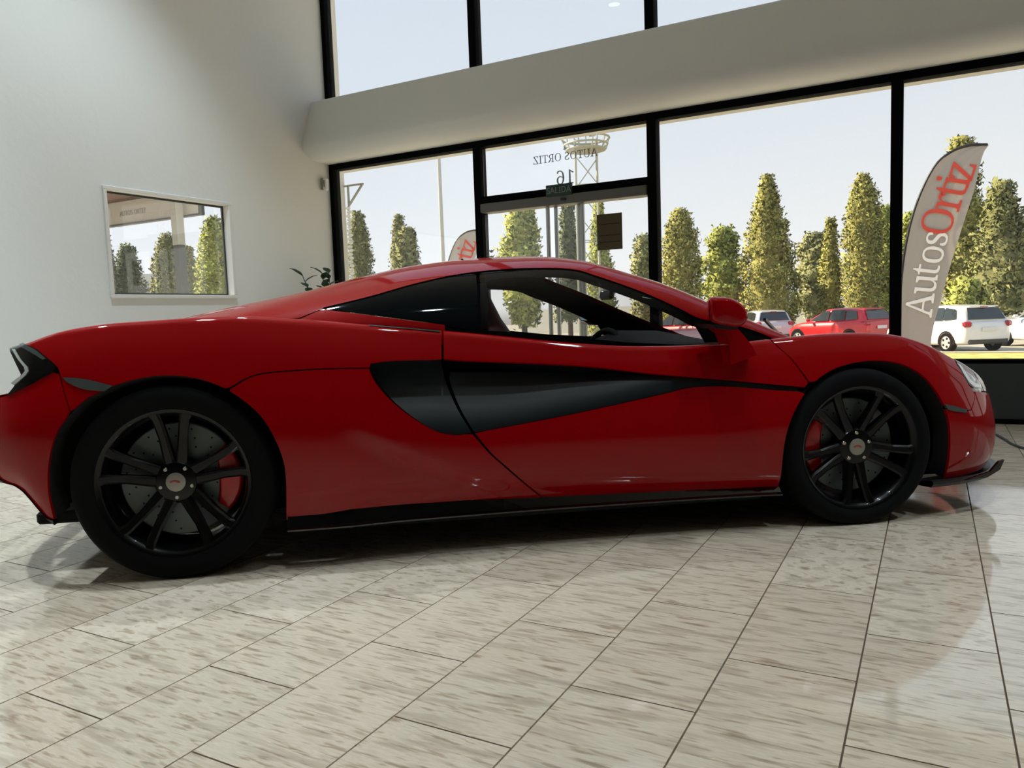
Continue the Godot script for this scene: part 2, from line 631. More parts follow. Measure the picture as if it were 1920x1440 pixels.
	for f in [[Vector3(XL - 0.07, 2.012, -4.535), Vector3(0.02, 0.016, 1.21)], [Vector3(XL - 0.07, 1.198, -4.535), Vector3(0.02, 0.016, 1.21)], [Vector3(XL - 0.07, 1.605, -3.938), Vector3(0.02, 0.798, 0.016)], [Vector3(XL - 0.07, 1.605, -5.132), Vector3(0.02, 0.798, 0.016)]]:
		mb = MB.new()
		mb.box(f[0], f[1], 0.002)
		put(mb, "gasket_frame", M["base_panel"], w)
	mb = MB.new()
	mb.box(Vector3(XL - 0.07, 1.605, -4.535), Vector3(0.006, 0.80, 1.18))
	put(mb, "pane", M["glass"], w)

func floor_tiles() -> void:
	var fl := thing("floor")
	structure(fl)
	var mb := MB.new()
	mb.box(Vector3((XL + XR) / 2, -0.112, (ZB + ZW - 0.12) / 2), Vector3(XR - XL + 0.6, 0.20, ZB - ZW + 0.7))
	put(mb, "screed", M["grout"], fl)
	var W := 0.31
	var L := 0.61
	var gap := 0.0045
	var one := MB.new()
	one.box(Vector3(0, -0.008, 0), Vector3(W - gap, 0.016, L - gap))
	var shared := one.mesh()
	var spots := []
	var back := cam.transform.affine_inverse()
	for k in range(-19, 22):
		var x := -0.15 + W * k + W / 2
		if x - W / 2 < XL - 0.31 or x > XR + 0.1:
			continue
		var shift := 0.0 if posmod(k, 2) == 0 else 0.305
		for j in range(-13, 25):
			var z := -1.65 + shift + L * j + L / 2
			if z < ZW - 0.3 or z > ZB + 0.3:
				continue
			var p := back * Vector3(x, 0, z)
			var seen := p.z < -0.8 and absf(p.x / p.z) < 0.74 and absf(p.y / p.z) < 0.60
			spots.append([p.length() if seen else 100.0 + p.length(), x, z, k, j])
	spots.sort_custom(func(a, b): return a[0] < b[0])
	var rest := MB.new()
	for i in spots.size():
		var s = spots[i]
		var x0: float = maxf(s[1] - W / 2, XL)
		var x1: float = s[1] + W / 2
		if i < 300:
			var o := MeshInstance3D.new()
			o.mesh = shared
			var pick := rng.randi() % 6
			if (s[3] == 0 and s[4] == -3) or (s[3] == -1 and s[4] == -3):
				pick = 6
			o.material_override = M["tile_%d" % pick]
			o.name = "tile"
			fl.add_child(o, true)
			o.position = Vector3((x0 + x1) / 2, 0, s[2])
			o.scale = Vector3((x1 - x0 - gap) / (W - gap), 1, 1)
		else:
			rest.box(Vector3((x0 + x1) / 2, -0.008, s[2]), Vector3(x1 - x0 - gap, 0.016, L - gap), 0.0)
	var r := put(rest, "tile_field", M["tile_0"], fl)
	r.set_meta("kind", "stuff")

# ---------------------------------------------------------------- the sports car
# Local axes: x forward from the rear axle, y up, z to the side that faces the camera.
var body_tab := []     # [station][t step] -> Vector2(half width, height)
var can_tab := []
const B0 := -0.88
const B1 := 3.67
const C0 := -0.50
const C1 := 2.90
const DS := 0.01
const BT := 16         # steps for each unit of t, t = 0 sill .. 5 crest .. 8 centre line
const CT := 64         # steps for a quarter turn of the canopy section

class Curve1:
	var x := PackedFloat64Array()
	var y := PackedFloat64Array()
	var m := PackedFloat64Array()
	func _init(tab: Array) -> void:
		for p in tab:
			x.append(p[0])
			y.append(p[1])
		var k := x.size()
		m.resize(k)
		for i in range(1, k - 1):
			var h0 := x[i] - x[i - 1]
			var h1 := x[i + 1] - x[i]
			var d0 := (y[i] - y[i - 1]) / h0
			var d1 := (y[i + 1] - y[i]) / h1
			if d0 * d1 > 0.0:
				var w1 := 2.0 * h1 + h0
				var w2 := h1 + 2.0 * h0
				m[i] = (w1 + w2) / (w1 / d0 + w2 / d1)
		m[0] = (y[1] - y[0]) / (x[1] - x[0])
		m[k - 1] = (y[k - 1] - y[k - 2]) / (x[k - 1] - x[k - 2])
	func at(s: float) -> float:
		s = clampf(s, x[0], x[x.size() - 1])
		var i := 0
		while i < x.size() - 2 and s > x[i + 1]:
			i += 1
		var h := x[i + 1] - x[i]
		var t := (s - x[i]) / h
		var u := 1.0 - t
		return (1 + 2 * t) * u * u * y[i] + t * u * u * h * m[i] + t * t * (3 - 2 * t) * y[i + 1] + t * t * (t - 1) * h * m[i + 1]

func car_tables() -> void:
	var Hc := Curve1.new([[-.88, .79], [-.7, .82], [-.49, .872], [-.39, .904], [-.3, .921], [-.18, .933], [-.06, .937], [.08, .942], [.2, .943], [.459, .923], [.695, .895], [1.0, .860], [1.267, .825], [1.5, .794], [1.75, .772], [1.95, .766], [2.115, .768], [2.32, .777], [2.495, .787], [2.62, .790], [2.784, .785], [2.9, .771], [3.0, .743], [3.077, .712], [3.16, .672], [3.25, .632], [3.4, .55], [3.5, .475], [3.6, .41], [3.67, .36]])
	var Wm := Curve1.new([[-.88, .0005], [-.86, .30], [-.8, .58], [-.72, .76], [-.6, .885], [-.45, .938], [-.25, .955], [0, .957], [.4, .955], [.8, .95], [1.4, .93], [2.0, .935], [2.5, .945], [2.8, .945], [3.0, .93], [3.15, .90], [3.3, .845], [3.40, .775], [3.47, .70], [3.55, .585], [3.62, .42], [3.66, .22], [3.67, .0005]])
	var kc := Curve1.new([[-.88, .9], [0, .885], [.5, .88], [1.0, .895], [1.5, .905], [2.0, .90], [2.4, .88], [2.8, .86], [3.1, .87], [3.67, .9]])
	var hb := Curve1.new([[-.88, .40], [-.56, .37], [-.4, .215], [0, .19], [.387, .17], [1, .18], [2.3, .155], [3.0, .14], [3.24, .15], [3.67, .2]])
	var hm := Curve1.new([[-.88, .6], [-.4, .58], [0, .56], [.5, .52], [1.2, .42], [2.0, .42], [2.7, .48], [3.1, .42], [3.4, .34], [3.67, .28]])
	var Hd := Curve1.new([[-.88, .76], [-.5, .84], [0, .88], [.5, .90], [1, .8], [2.3, .70], [2.5, .735], [2.7, .74], [3.0, .69], [3.3, .575], [3.5, .455], [3.67, .35]])
	var crease := Curve1.new([[.60, .56], [.80, .45], [.95, .385], [1.1, .328], [1.4, .300], [2.31, .244], [2.6, .23]])
	for k in int(round((B1 - B0) / DS)) + 1:
		var s := B0 + DS * k
		var W := Wm.at(s)
		var wc := W * kc.at(s)
		var H := Hc.at(s)
		var b := hb.at(s)
		var hh := hm.at(s)
		var D := Hd.at(s)
		var wb := W - .05 * minf(1.0, W / .5)
		var P := [Vector2(wb, b), Vector2(lerpf(wb, W, .75), lerpf(b, hh, .38)), Vector2(W, hh), Vector2(lerpf(W, wc, .30), lerpf(hh, H, .55)), Vector2(lerpf(W, wc, .66), lerpf(hh, H, .88)), Vector2(wc, H), Vector2(wc * .88, lerpf(H, D, .30)), Vector2(wc * .5, lerpf(H, D, .85)), Vector2(0, D)]
		var row := PackedVector2Array()
		var cr := crease.at(s)
		var fade := smoothstep(.55, .85, s) * (1.0 - smoothstep(2.25, 2.5, s))
		for j in 8 * BT + 1:
			var i := mini(j / BT, 7)
			var u := float(j) / BT - i
			var p0: Vector2 = P[i - 1] if i > 0 else 2 * P[0] - P[1]
			var p1: Vector2 = P[i]
			var p2: Vector2 = P[i + 1]
			var p3: Vector2 = P[i + 2] if i < 7 else Vector2(-P[7].x, P[7].y)
			var q := .5 * (2 * p1 + (p2 - p0) * u + (2 * p0 - 5 * p1 + 4 * p2 - p3) * u * u + (3 * p1 - p0 - 3 * p2 + p3) * u * u * u)
			if j < 5 * BT:
				# the lower door and sill tuck in below a crease
				q.x -= fade * .030 * smoothstep(0.0, .09, cr - q.y)
			q.x = maxf(q.x, 0.0)
			row.append(q)
		body_tab.append(row)
	var Hr := Curve1.new([[-.5, .86], [-.2, .93], [.07, .99], [.36, 1.045], [.6, 1.102], [.9, 1.166], [1.15, 1.189], [1.4, 1.186], [1.6, 1.158], [1.75, 1.117], [1.95, 1.054], [2.15, .968], [2.36, .870], [2.6, .773], [2.8, .750], [2.9, .70]])
	var wbc := Curve1.new([[-.5, .60], [0, .70], [.4, .78], [.8, .815], [1.5, .825], [2.0, .805], [2.3, .77], [2.6, .72], [2.9, .65]])
	var hbc := Curve1.new([[-.5, .80], [0, .88], [.3, .88], [.6, .86], [1.0, .81], [1.5, .745], [2.0, .715], [2.3, .70], [2.6, .68], [2.9, .64]])
	var ne := Curve1.new([[-.5, 2.1], [1.1, 2.2], [1.4, 2.8], [1.7, 4.2], [2.9, 4.6]])
	for k in int(round((C1 - C0) / DS)) + 1:
		var s := C0 + DS * k
		var a := hbc.at(s)
		var H := Hr.at(s)
		var w := wbc.at(s)
		var e := 2.0 / ne.at(s)
		var row := PackedVector2Array()
		for j in CT + 1:
			var th := PI / 2 * j / CT
			row.append(Vector2(w * pow(maxf(cos(th), 0.0), e), a + (H - a) * pow(sin(th), e)))
		can_tab.append(row)

func look(tab: Array, fs: float, ft: float) -> Vector2:
	var rows := tab.size()
	var cols: int = tab[0].size()
	fs = clampf(fs, 0.0, rows - 1.001)
	ft = clampf(ft, 0.0, cols - 1.001)
	var i := int(fs)
	var j := int(ft)
	var u := fs - i
	var w := ft - j
	var r0: PackedVector2Array = tab[i]
	var r1: PackedVector2Array = tab[i + 1]
	return (r0[j] * (1 - w) + r0[j + 1] * w) * (1 - u) + (r1[j] * (1 - w) + r1[j + 1] * w) * u

# a point of the body (mode 0, t 0..8) or the canopy (mode 1, t an angle 0..PI/2)
func skin(mode: int, s: float, t: float) -> Vector3:
	var q: Vector2
	if mode == 0:
		q = look(body_tab, (s - B0) / DS, t * BT)
	else:
		q = look(can_tab, (s - C0) / DS, t / (PI / 2) * CT)
	return Vector3(s, q.y, q.x)

func skin_normal(mode: int, s: float, t: float) -> Vector3:
	var et := 1.0 / BT if mode == 0 else PI / 2 / CT
	var lo := 0.0
	var hi := 8.0 if mode == 0 else PI / 2
	var a := skin(mode, s + DS, t) - skin(mode, s - DS, t)
	var b := skin(mode, s, minf(t + et, hi)) - skin(mode, s, maxf(t - et, lo))
	if t > hi - et * 0.5:
		b = Vector3(0, 0, -1)
	return a.cross(b).normalized()

func t_of(mode: int, s: float, h: float) -> float:
	# the place on the section at station s that has height h
	if mode == 0 and h > 2.0:
		return h - 2.0          # 2 + t asks for t itself
	if mode == 1 and h > 2.0:
		return h - 2.0
	var tab: Array = body_tab if mode == 0 else can_tab
	var hi := 5 * BT if mode == 0 else CT
	var fs := (s - (B0 if mode == 0 else C0)) / DS
	var last := look(tab, fs, 0).y
	for j in range(1, hi + 1):
		var y := look(tab, fs, j).y
		if y >= h:
			var u := clampf((h - last) / maxf(y - last, 1e-6), 0.0, 1.0)
			var f := j - 1 + u
			return f / BT if mode == 0 else f / CT * PI / 2
		last = maxf(y, last)
	return 5.0 if mode == 0 else PI / 2

func smooth_line(p: Array, steps := 5) -> Array:
	var out := []
	for i in p.size() - 1:
		var p1 := Vector2(p[i][0], p[i][1])
		var p2 := Vector2(p[i + 1][0], p[i + 1][1])
		var p0 := Vector2(p[i - 1][0], p[i - 1][1]) if i > 0 else 2 * p1 - p2
		var p3 := Vector2(p[i + 2][0], p[i + 2][1]) if i < p.size() - 2 else 2 * p2 - p1
		for k in steps:
			var u := float(k) / steps
			var q := .5 * (2 * p1 + (p2 - p0) * u + (2 * p0 - 5 * p1 + 4 * p2 - p3) * u * u + (3 * p1 - p0 - 3 * p2 + p3) * u * u * u)
			out.append([q.x, q.y])
	out.append(p[p.size() - 1])
	return out

func turned(p: Array) -> Array:
	var q := p.duplicate()
	q.reverse()
	return q

func recess(lean: int, p: Vector3) -> float:
	if lean == 2:
		return -0.14
	var low := 0.475 + smoothstep(1.1, 2.0, p.x) * 0.128
	return -0.012 - 0.075 * smoothstep(low, low + 0.21, p.y) * (1.0 - 0.75 * smoothstep(1.6, 2.4, p.x))

func place(mode: int, s: float, t: float, off: float, lean: int, side: int) -> Array:
	var p := skin(mode, s, t)
	var nn := skin_normal(mode, s, t)
	if lean > 0:
		var a := skin(mode, s + 0.02, t) - skin(mode, s - 0.02, t)
		var b := skin(mode, s, t + 0.12) - skin(mode, s, t - 0.12)
		a.z += recess(lean, skin(mode, s + 0.02, t)) - recess(lean, skin(mode, s - 0.02, t))
		b.z += recess(lean, skin(mode, s, t + 0.12)) - recess(lean, skin(mode, s, t - 0.12))
		nn = a.cross(b).normalized()
		p += Vector3(0, 0, off + recess(lean, p))
	else:
		p += nn * off
	var mirror := Vector3(1, 1, side)
	return [p * mirror, nn * mirror]

func panel(called: String, outline: Array, m: Material, parent: Node, side: int, mode := 0, off := 0.0, flange := 0.022, lean := 0) -> MeshInstance3D:
	# a piece of the skin cut to an outline of [station, height]
	var ts := 1.0 / 6.0 if mode == 0 else 0.25
	var raw := PackedVector2Array()
	for i in outline.size():
		var a: Array = outline[i]
		var b: Array = outline[(i + 1) % outline.size()]
		var k := maxi(1, int(ceil(absf(b[0] - a[0]) / 0.03)))
		if a[1] > 2.0 or b[1] > 2.0:
			k = maxi(k, 4)
		var ta := t_of(mode, a[0], a[1])
		var tb := t_of(mode, b[0], b[1])
		for j in k:
			var u := float(j) / k
			var s := lerpf(a[0], b[0], u)
			var t := lerpf(ta, tb, u)
			if a[1] <= 2.0 and b[1] <= 2.0:
				t = t_of(mode, s, lerpf(a[1], b[1], u))
			raw.append(Vector2(s, t * ts))
	var poly := PackedVector2Array()
	for q in raw:
		if poly.is_empty() or poly[poly.size() - 1].distance_to(q) > 0.0008:
			poly.append(q)
	var lo := poly[0]
	var hi := poly[0]
	for q in poly:
		lo = lo.min(q)
		hi = hi.max(q)
	var g := Vector2(0.04, 0.125 * ts if mode == 0 else 0.05 * ts)
	if mode == 0 and hi.x > 3.3:
		g.x = 0.02
	var nx := int(ceil((hi.x - lo.x) / g.x)) + 1
	var ny := int(ceil((hi.y - lo.y) / g.y)) + 1
	var edge := {}
	for i in poly.size():
		var a := poly[i]
		var b := poly[(i + 1) % poly.size()]
		var k := int(ceil(maxf(absf(b.x - a.x) / g.x, absf(b.y - a.y) / g.y) * 6.0)) + 1
		for j in k + 1:
			var q := a.lerp(b, float(j) / k)
			edge[Vector2i(int((q.x - lo.x) / g.x), int((q.y - lo.y) / g.y))] = true
	var mb := MB.new()
	var cache := {}
	for i in nx:
		for j in ny:
			var c0 := Vector2(lo.x + i * g.x, lo.y + j * g.y)
			var cell := PackedVector2Array([c0, c0 + Vector2(g.x, 0), c0 + g, c0 + Vector2(0, g.y)])
			var bits := []
			if edge.has(Vector2i(i, j)):
				bits = Geometry2D.intersect_polygons(cell, poly)
			elif Geometry2D.is_point_in_polygon(c0 + g * 0.5, poly):
				bits = [cell]
			for bit in bits:
				var ix := Geometry2D.triangulate_polygon(bit)
				var pts := []
				for q in bit:
					var key := Vector2i(int(round(q.x * 20000)), int(round(q.y * 20000)))
					if not cache.has(key):
						cache[key] = place(mode, q.x, q.y / ts, off, lean, side)
					pts.append(cache[key])
				for k in range(0, ix.size(), 3):
					mb.tri(pts[ix[k]][0], pts[ix[k + 1]][0], pts[ix[k + 2]][0], pts[ix[k]][1], pts[ix[k + 1]][1], pts[ix[k + 2]][1])
	if flange > 0.0:
		var cen := Vector3.ZERO
		for i in poly.size():
			var a: Array = place(mode, poly[i].x, poly[i].y / ts, off, lean, side)
			var b: Array = place(mode, poly[(i + 1) % poly.size()].x, poly[(i + 1) % poly.size()].y / ts, off, lean, side)
			var a2: Vector3 = a[0] - a[1] * flange
			var b2: Vector3 = b[0] - b[1] * flange
			mb.tri(a[0], b[0], b2)
			mb.tri(a[0], b2, a2)
	return put(mb, called, m, parent)

func car_wheel(parent: Node, s: float, r: float, rim: float, width: float, face_z: float, side: int, phase: float, caliper_at: float) -> void:
	# local z points out of the car
	var w := thing("wheel", Vector3(s, r - 0.004, face_z * side), 0.0 if side > 0 else PI, parent)
	var hw := width
	var mb := MB.new()
	var sh := 0.022
	mb.lathe([[rim - 0.006, -hw + 0.02], [rim + 0.01, -hw], [r - sh, -hw + 0.004], [r - 0.004, -hw + sh], [r, -hw + sh * 2], [r, -sh * 1.9], [r - 0.005, -sh * 0.8], [r - sh * 0.9, -0.003], [r - sh * 2.0, 0.002], [rim + 0.025, 0.0], [rim + 0.006, -0.006], [rim - 0.004, -0.012]], 72)
	for k in 3:
		var z := -hw * (0.28 + 0.22 * k)
		mb.lathe([[r + 0.0004, z - 0.006], [r + 0.0004, z + 0.006]], 72)
	put(mb, "tyre", M["black_rubber"], w)
	mb = MB.new()
	mb.lathe([[rim - 0.012, -hw + 0.03], [rim - 0.03, -hw * 0.6], [rim - 0.022, -0.05], [rim - 0.014, -0.02], [rim - 0.004, -0.008], [rim + 0.006, -0.004], [rim + 0.008, -0.010]], 72)
	# five pairs of blades
	for k in 5:
		var a := phase + TAU * k / 5.0
		for side2 in [-1.0, 1.0]:
			var rows := []
			for st in [[0.030, 0.012, 0.024, -0.042, 0.030], [0.080, 0.022, 0.019, -0.036, 0.034], [rim * 0.62, 0.033, 0.016, -0.026, 0.030], [rim * 0.86, 0.046, 0.018, -0.015, 0.024], [rim - 0.010, 0.058, 0.024, -0.010, 0.020]]:
				var c: float = st[1] * side2
				var hw2: float = st[2]
				var z1: float = st[3]
				var z0: float = z1 - st[4]
				var row := []
				for o in [[-1.0, z0], [-1.0, z1 - 0.006], [-0.55, z1], [0.55, z1], [1.0, z1 - 0.006], [1.0, z0]]:
					var x: float = st[0]
					var y: float = c + o[0] * hw2
					row.append(Vector3(x * cos(a) - y * sin(a), x * sin(a) + y * cos(a), o[1]))
				rows.append(row)
			for i in rows.size() - 1:
				for j in 6:
					var p0: Vector3 = rows[i][j]
					var p1: Vector3 = rows[i + 1][j]
					var p2: Vector3 = rows[i + 1][(j + 1) % 6]
					var p3: Vector3 = rows[i][(j + 1) % 6]
					var mid: Vector3 = (rows[i][0] + rows[i][5] + rows[i + 1][0] + rows[i + 1][5]) * 0.25 + Vector3(0, 0, 0.008)
					mb.face([p0, p1, p2, p3], (p0 + p1 + p2 + p3) * 0.25 - mid)
	mb.lathe([[0.0, -0.030], [0.045, -0.030], [0.070, -0.036], [0.082, -0.05], [0.086, -0.09]], 40)
	put(mb, "rim", M["rim_black"], w)
	mb = MB.new()
	mb.lathe([[0.0, -0.024], [0.026, -0.024], [0.034, -0.027], [0.036, -0.034]], 28)
	put(mb, "hub_cap", M["cap_grey"], w)
	mb = MB.new()
	var swoosh := PackedVector2Array()
	for k in 10:
		var a := lerpf(0.2, 2.7, k / 9.0)
		swoosh.append(Vector2(cos(a) * 0.020 - 0.002, sin(a) * 0.013 - 0.004))
	for k in 10:
		var a := lerpf(2.7, 0.2, k / 9.0)
		swoosh.append(Vector2(cos(a) * 0.012 - 0.004, sin(a) * 0.007 - 0.004))
	mb.prism(swoosh, -0.024, -0.0225)
	put(mb, "cap_emblem", M["cap_red"], w)
	for k in 5:
		var a := phase + TAU * (k + 0.5) / 5.0
		mb = MB.new()
		mb.lathe([[0.0, 0.004], [0.006, 0.004], [0.009, 0.0], [0.009, -0.02]], 10, Vector3(cos(a) * 0.057, sin(a) * 0.057, -0.034))
		put(mb, "lug_bolt", M["chrome"], w)
	mb = MB.new()
	var dr := rim * 0.80
	mb.lathe([[0.08, -0.095], [dr - 0.004, -0.095], [dr, -0.098], [dr, -0.125], [0.08, -0.125]], 56)
	put(mb, "brake_disc", M["disc"], w)
	mb = MB.new()
	for ring in [[0.62, 15], [0.76, 15], [0.90, 15]]:
		for k in ring[1]:
			var a: float = TAU * (k + ring[0] * 9.0) / ring[1]
			mb.lathe([[0.0, -0.0945], [0.004, -0.0945], [0.004, -0.096]], 6, Vector3(cos(a), sin(a), 0) * dr * ring[0])
	put(mb, "disc_holes", M["liner"], w).set_meta("kind", "stuff")
	mb = MB.new()
	var cp := []
	for i in 9:
		var a := caliper_at + lerpf(-0.62, 0.62, i / 8.0)
		var u := absf(i - 4.0) / 4.0
		var row := []
		var ro := dr + 0.014 - 0.012 * u * u
		var ri := dr * 0.66 + 0.02 * u * u
		for q in [[ri, -0.14], [ri, -0.084], [ri + 0.012, -0.074], [ro - 0.012, -0.072], [ro, -0.082], [ro, -0.14]]:
			row.append(Vector3(cos(a) * q[0], sin(a) * q[0], q[1]))
		cp.append(row)
	mb.grid(cp, false, true)
	mb.face(cp[0], cp[0][0] - cp[1][0])
	mb.face(cp[8], cp[8][0] - cp[7][0])
	put(mb, "brake_caliper", M["caliper"], w)

func sports_car() -> void:
	car_tables()
	var car := thing("sports_car", Vector3(-2.93864, 0, -2.53545), 0.643863)
	tag(car, "low red mid-engined sports car with black wheels, parked broadside on the tiled floor", "car")
	var red: Material = M["red_paint"]
	var rarch := smooth_line([[-.424, .244], [-.420, .360], [-.402, .469], [-.362, .572], [-.285, .659], [-.219, .697], [-.153, .722], [-.073, .739], [.014, .742], [.116, .724], [.216, .676], [.317, .586], [.373, .474], [.393, .362], [.380, .186]])
	var farch := smooth_line([[2.331, .167], [2.321, .255], [2.331, .389], [2.375, .498], [2.454, .591], [2.547, .645], [2.645, .670], [2.756, .676], [2.864, .657], [2.958, .606], [3.024, .522], [3.064, .419], [3.080, .307], [3.086, .200], [3.090, .151]])
	var in_top := smooth_line([[.716, .751], [.780, .759], [.984, .753], [1.497, .710], [1.814, .663], [2.108, .625], [2.425, .584]])
	var in_low := smooth_line([[2.400, .567], [2.282, .579], [2.105, .600], [1.955, .603], [1.836, .583], [1.629, .549], [1.399, .514], [1.084, .475], [.995, .475], [.917, .505], [.814, .583], [.744, .660], [.714, .714], [.710, .736], [.716, .751]])
	var lamp := [[-.438, .850], [-.376, .802], [-.361, .787], [-.375, .769], [-.448, .731], [-.505, .705], [-.538, .693]]
	for side in [1, -1]:
		# where the rear arch meets the seam below the fender
		var ra_rear := rarch.filter(func(p): return p[0] < -.321 and p[1] < .65)
		var ra_top := rarch.filter(func(p): return not (p[0] < -.314 and p[1] < .66) and not (p[0] > .21 and p[1] < .69))
		var ra_front := rarch.filter(func(p): return p[0] > .21 and p[1] < .69)
		# rear fender: clamshell over the wheel up to the door
		var o := [[-.500, 7.2], [-.500, .874]] + [lamp[0], lamp[1], lamp[2]] + [[-.352, .764], [-.338, .706], [-.317, .634]] + ra_top + turned(smooth_line([[.710, .738], [.600, .742], [.457, .742], [.308, .732], [.214, .690]])) + [[.716, .755]] + in_top.filter(func(p): return p[0] > .72 and p[0] < .975) + [[.978, .757], [.985, .858], [.985, 7.2]]
		panel("rear_fender", o, red, car, side, 0, 0.0, 0.012)
		o = ra_front + [[.616, .211], [1.075, .205], [1.357, .192]] + turned(smooth_line([[1.080, .471], [1.140, .395], [1.200, .335], [1.296, .240], [1.348, .192]])) + in_low.filter(func(p): return p[0] < 1.075 and p[1] < .736) + turned(smooth_line([[.218, .684], [.308, .727], [.457, .737], [.600, .737], [.707, .733]]))
		panel("rear_quarter", o, red, car, side, 0, 0.0, 0.012)
		# rear bumper corner with the side marker
		o = [[-.321, .634], [-.342, .706], [-.357, .762]] + lamp.slice(3) + [[-.60, .680], [-.72, .665], [-.82, .655], [-.88, .65], [-.88, .47], [-.75, .465], [-.640, .45], [-.618, .391], [-.590, .334], [-.538, .294], [-.474, .262], [-.424, .244]] + ra_rear
		panel("rear_bumper", o, red, car, side, 0, 0.0, 0.012)
		o = [[-.424, .242], [-.474, .260], [-.538, .292], [-.590, .332], [-.618, .389], [-.640, .44], [-.75, .455], [-.88, .46], [-.88, .40], [-.66, .40], [-.621, .361], [-.584, .318], [-.524, .265], [-.421, .215]]
		panel("rear_diffuser", o, M["black_plastic"], car, side, 0, 0.006)
		o = smooth_line([[-.343, .750], [-.267, .741], [-.176, .714]], 3) + smooth_line([[-.206, .696], [-.271, .706], [-.320, .729], [-.343, .750]], 3)
		panel("side_marker", o, M["lens_grey"], car, side, 0, 0.004, 0.01)
		# tail lamp: dark housing that wraps the corner
		o = [[-.530, 7.05], [-.500, .874]] + lamp + [[-.512, .722], [-.486, .764], [-.512, .806], [-.540, .844], [-.552, .866]]
		panel("tail_lamp", o, M["black_gloss"], car, side, 0, 0.004, 0.05)
		panel("tail_lamp_light", smooth_line([[-.520, .735], [-.470, .775], [-.500, .815], [-.530, .85]], 3) + smooth_line([[-.520, .85], [-.490, .815], [-.458, .775], [-.508, .728]], 3), M["lens_clear"], car, side, 0, 0.008, 0.01)
		panel("tail_lamp_fin", smooth_line([[-.50, .872], [-.44, .846], [-.40, .815]], 3) + smooth_line([[-.41, .812], [-.45, .835], [-.51, .864]], 3), M["lens_grey"], car, side, 0, 0.008, 0.01)
		# door above and below the intake
		o = [[.992, 7.2], [.992, .858], [.987, .757]] + in_top.filter(func(p): return p[0] > .99) + turned(smooth_line([[2.318, .766], [2.381, .697], [2.440, .600]], 4)) + [[2.318, 7.2]]
		panel("door_upper", o, red, car, side)
		o = smooth_line([[1.090, .473], [1.149, .395], [1.209, .335], [1.305, .240], [1.357, .191]]) + [[1.363, .194], [2.331, .167]] + farch.filter(func(p): return p[0] < 2.44 and p[1] < .562 and p[1] > .17) + in_low.filter(func(p): return p[0] > 1.10)
		panel("door_lower", o, red, car, side, 0, 0.0, 0.012)
		# front fender, headlamp and bumper
		var fa_top := farch.filter(func(p): return p[0] > 2.455 and (p[1] > .470))
		var fa_front := farch.filter(func(p): return p[0] > 2.455 and p[1] < .462)
		o = [[2.326, 7.2], [2.326, .764], [2.387, .697], [2.446, .604]] + fa_top + [[3.046, .478], [3.17, .447], [3.202, .448], [3.237, .488], [3.241, .510], [3.238, .528], [3.218, .545], [3.198, .588], [3.180, .636], [3.184, .671], [3.20, 7.2]]
		panel("front_fender", o, red, car, side, 0, 0.0, 0.012)
		o = [[3.205, 7.35], [3.19, .668], [3.187, .636], [3.205, .588], [3.225, .546], [3.262, .522], [3.33, .512], [3.40, .500], [3.445, 7.25]]
		panel("headlamp", o, M["black_gloss"], car, side, 0, -0.018, 0.0)
		panel("headlamp_cover", o, M["lamp_cover"], car, side, 0, 0.001, 0.0)
		panel("headlamp_rim", [[3.215, 7.2], [3.205, .655], [3.222, .60], [3.24, .560], [3.28, .537], [3.35, .525], [3.40, 7.1], [3.385, 7.15], [3.345, .538], [3.29, .552], [3.255, .575], [3.24, .605], [3.225, .65], [3.235, 7.2]], M["lens_clear"], car, side, 0, -0.008, 0.008)
		o = turned(fa_front) + [[3.171, .444], [3.205, .444], [3.240, .486], [3.247, .512], [3.262, .517], [3.33, .507], [3.40, .494], [3.45, .465], [3.52, .455], [3.60, 7.0], [3.67, 7.0], [3.67, .33], [3.56, .30], [3.50, .24], [3.45, .17], [3.38, .165], [3.261, .158]]
		panel("front_bumper", o, red, car, side, 0, 0.0, 0.012)
		panel("front_intake", [[3.50, .235], [3.56, .295], [3.67, .325], [3.67, .20], [3.47, .175]], M["black_plastic"], car, side, 0, -0.02, 0.0)
		panel("front_marker", [[3.046, .482], [3.10, .470], [3.171, .449], [3.166, .437], [3.10, .448], [3.060, .459]], M["lens_grey"], car, side, 0, 0.004, 0.01)
		# dark recessed intake: an undercut slot below the door blade, blackened as its shadow, and two grey ramps
		o = in_low.filter(func(p): return p[0] < 1.082) + in_top.filter(func(p): return p[0] > .718 and p[0] < .98) + turned(smooth_line([[1.078, .475], [1.030, .564], [.994, .663], [.978, .753]]))
		panel("intake_scoop", o, M["intake_grey"], car, side, 0, 0.0, 0.0, 1)
		o = in_low.filter(func(p): return p[0] > 1.088) + smooth_line([[1.088, .475], [1.042, .564], [1.010, .663], [1.012, .698]]) + smooth_line([[1.015, .700], [1.494, .676], [1.813, .653], [2.107, .620], [2.400, .582]])
		panel("intake_ramp", o, M["intake_grey"], car, side, 0, 0.0, 0.0, 1)
		o = smooth_line([[.95, .70], [1.494, .672], [1.813, .649], [2.107, .616], [2.400, .578]]) + turned(smooth_line([[.95, .775], [1.497, .73], [1.814, .683], [2.108, .645], [2.42, .604]]))
		panel("intake_slot", o, M["liner"], car, side, 0, 0.0, 0.0, 2)  # black panel stands for the deep shadow under the blade
		# slim black slit on the crest behind the door glass
		panel("crest_slit", smooth_line([[.712, .893], [.829, .884], [.978, .866]], 3) + smooth_line([[.978, .855], [.882, .869], [.80, .879], [.712, .890]], 3), M["black_gloss"], car, side, 0, 0.003, 0.0)
		# canopy
		var belt := [[.538, .964], [.720, .933], [.995, .887], [1.038, .869], [1.217, .854], [1.429, .829], [1.722, .790], [1.969, .770], [2.143, .771], [2.258, .765], [2.377, .779]]
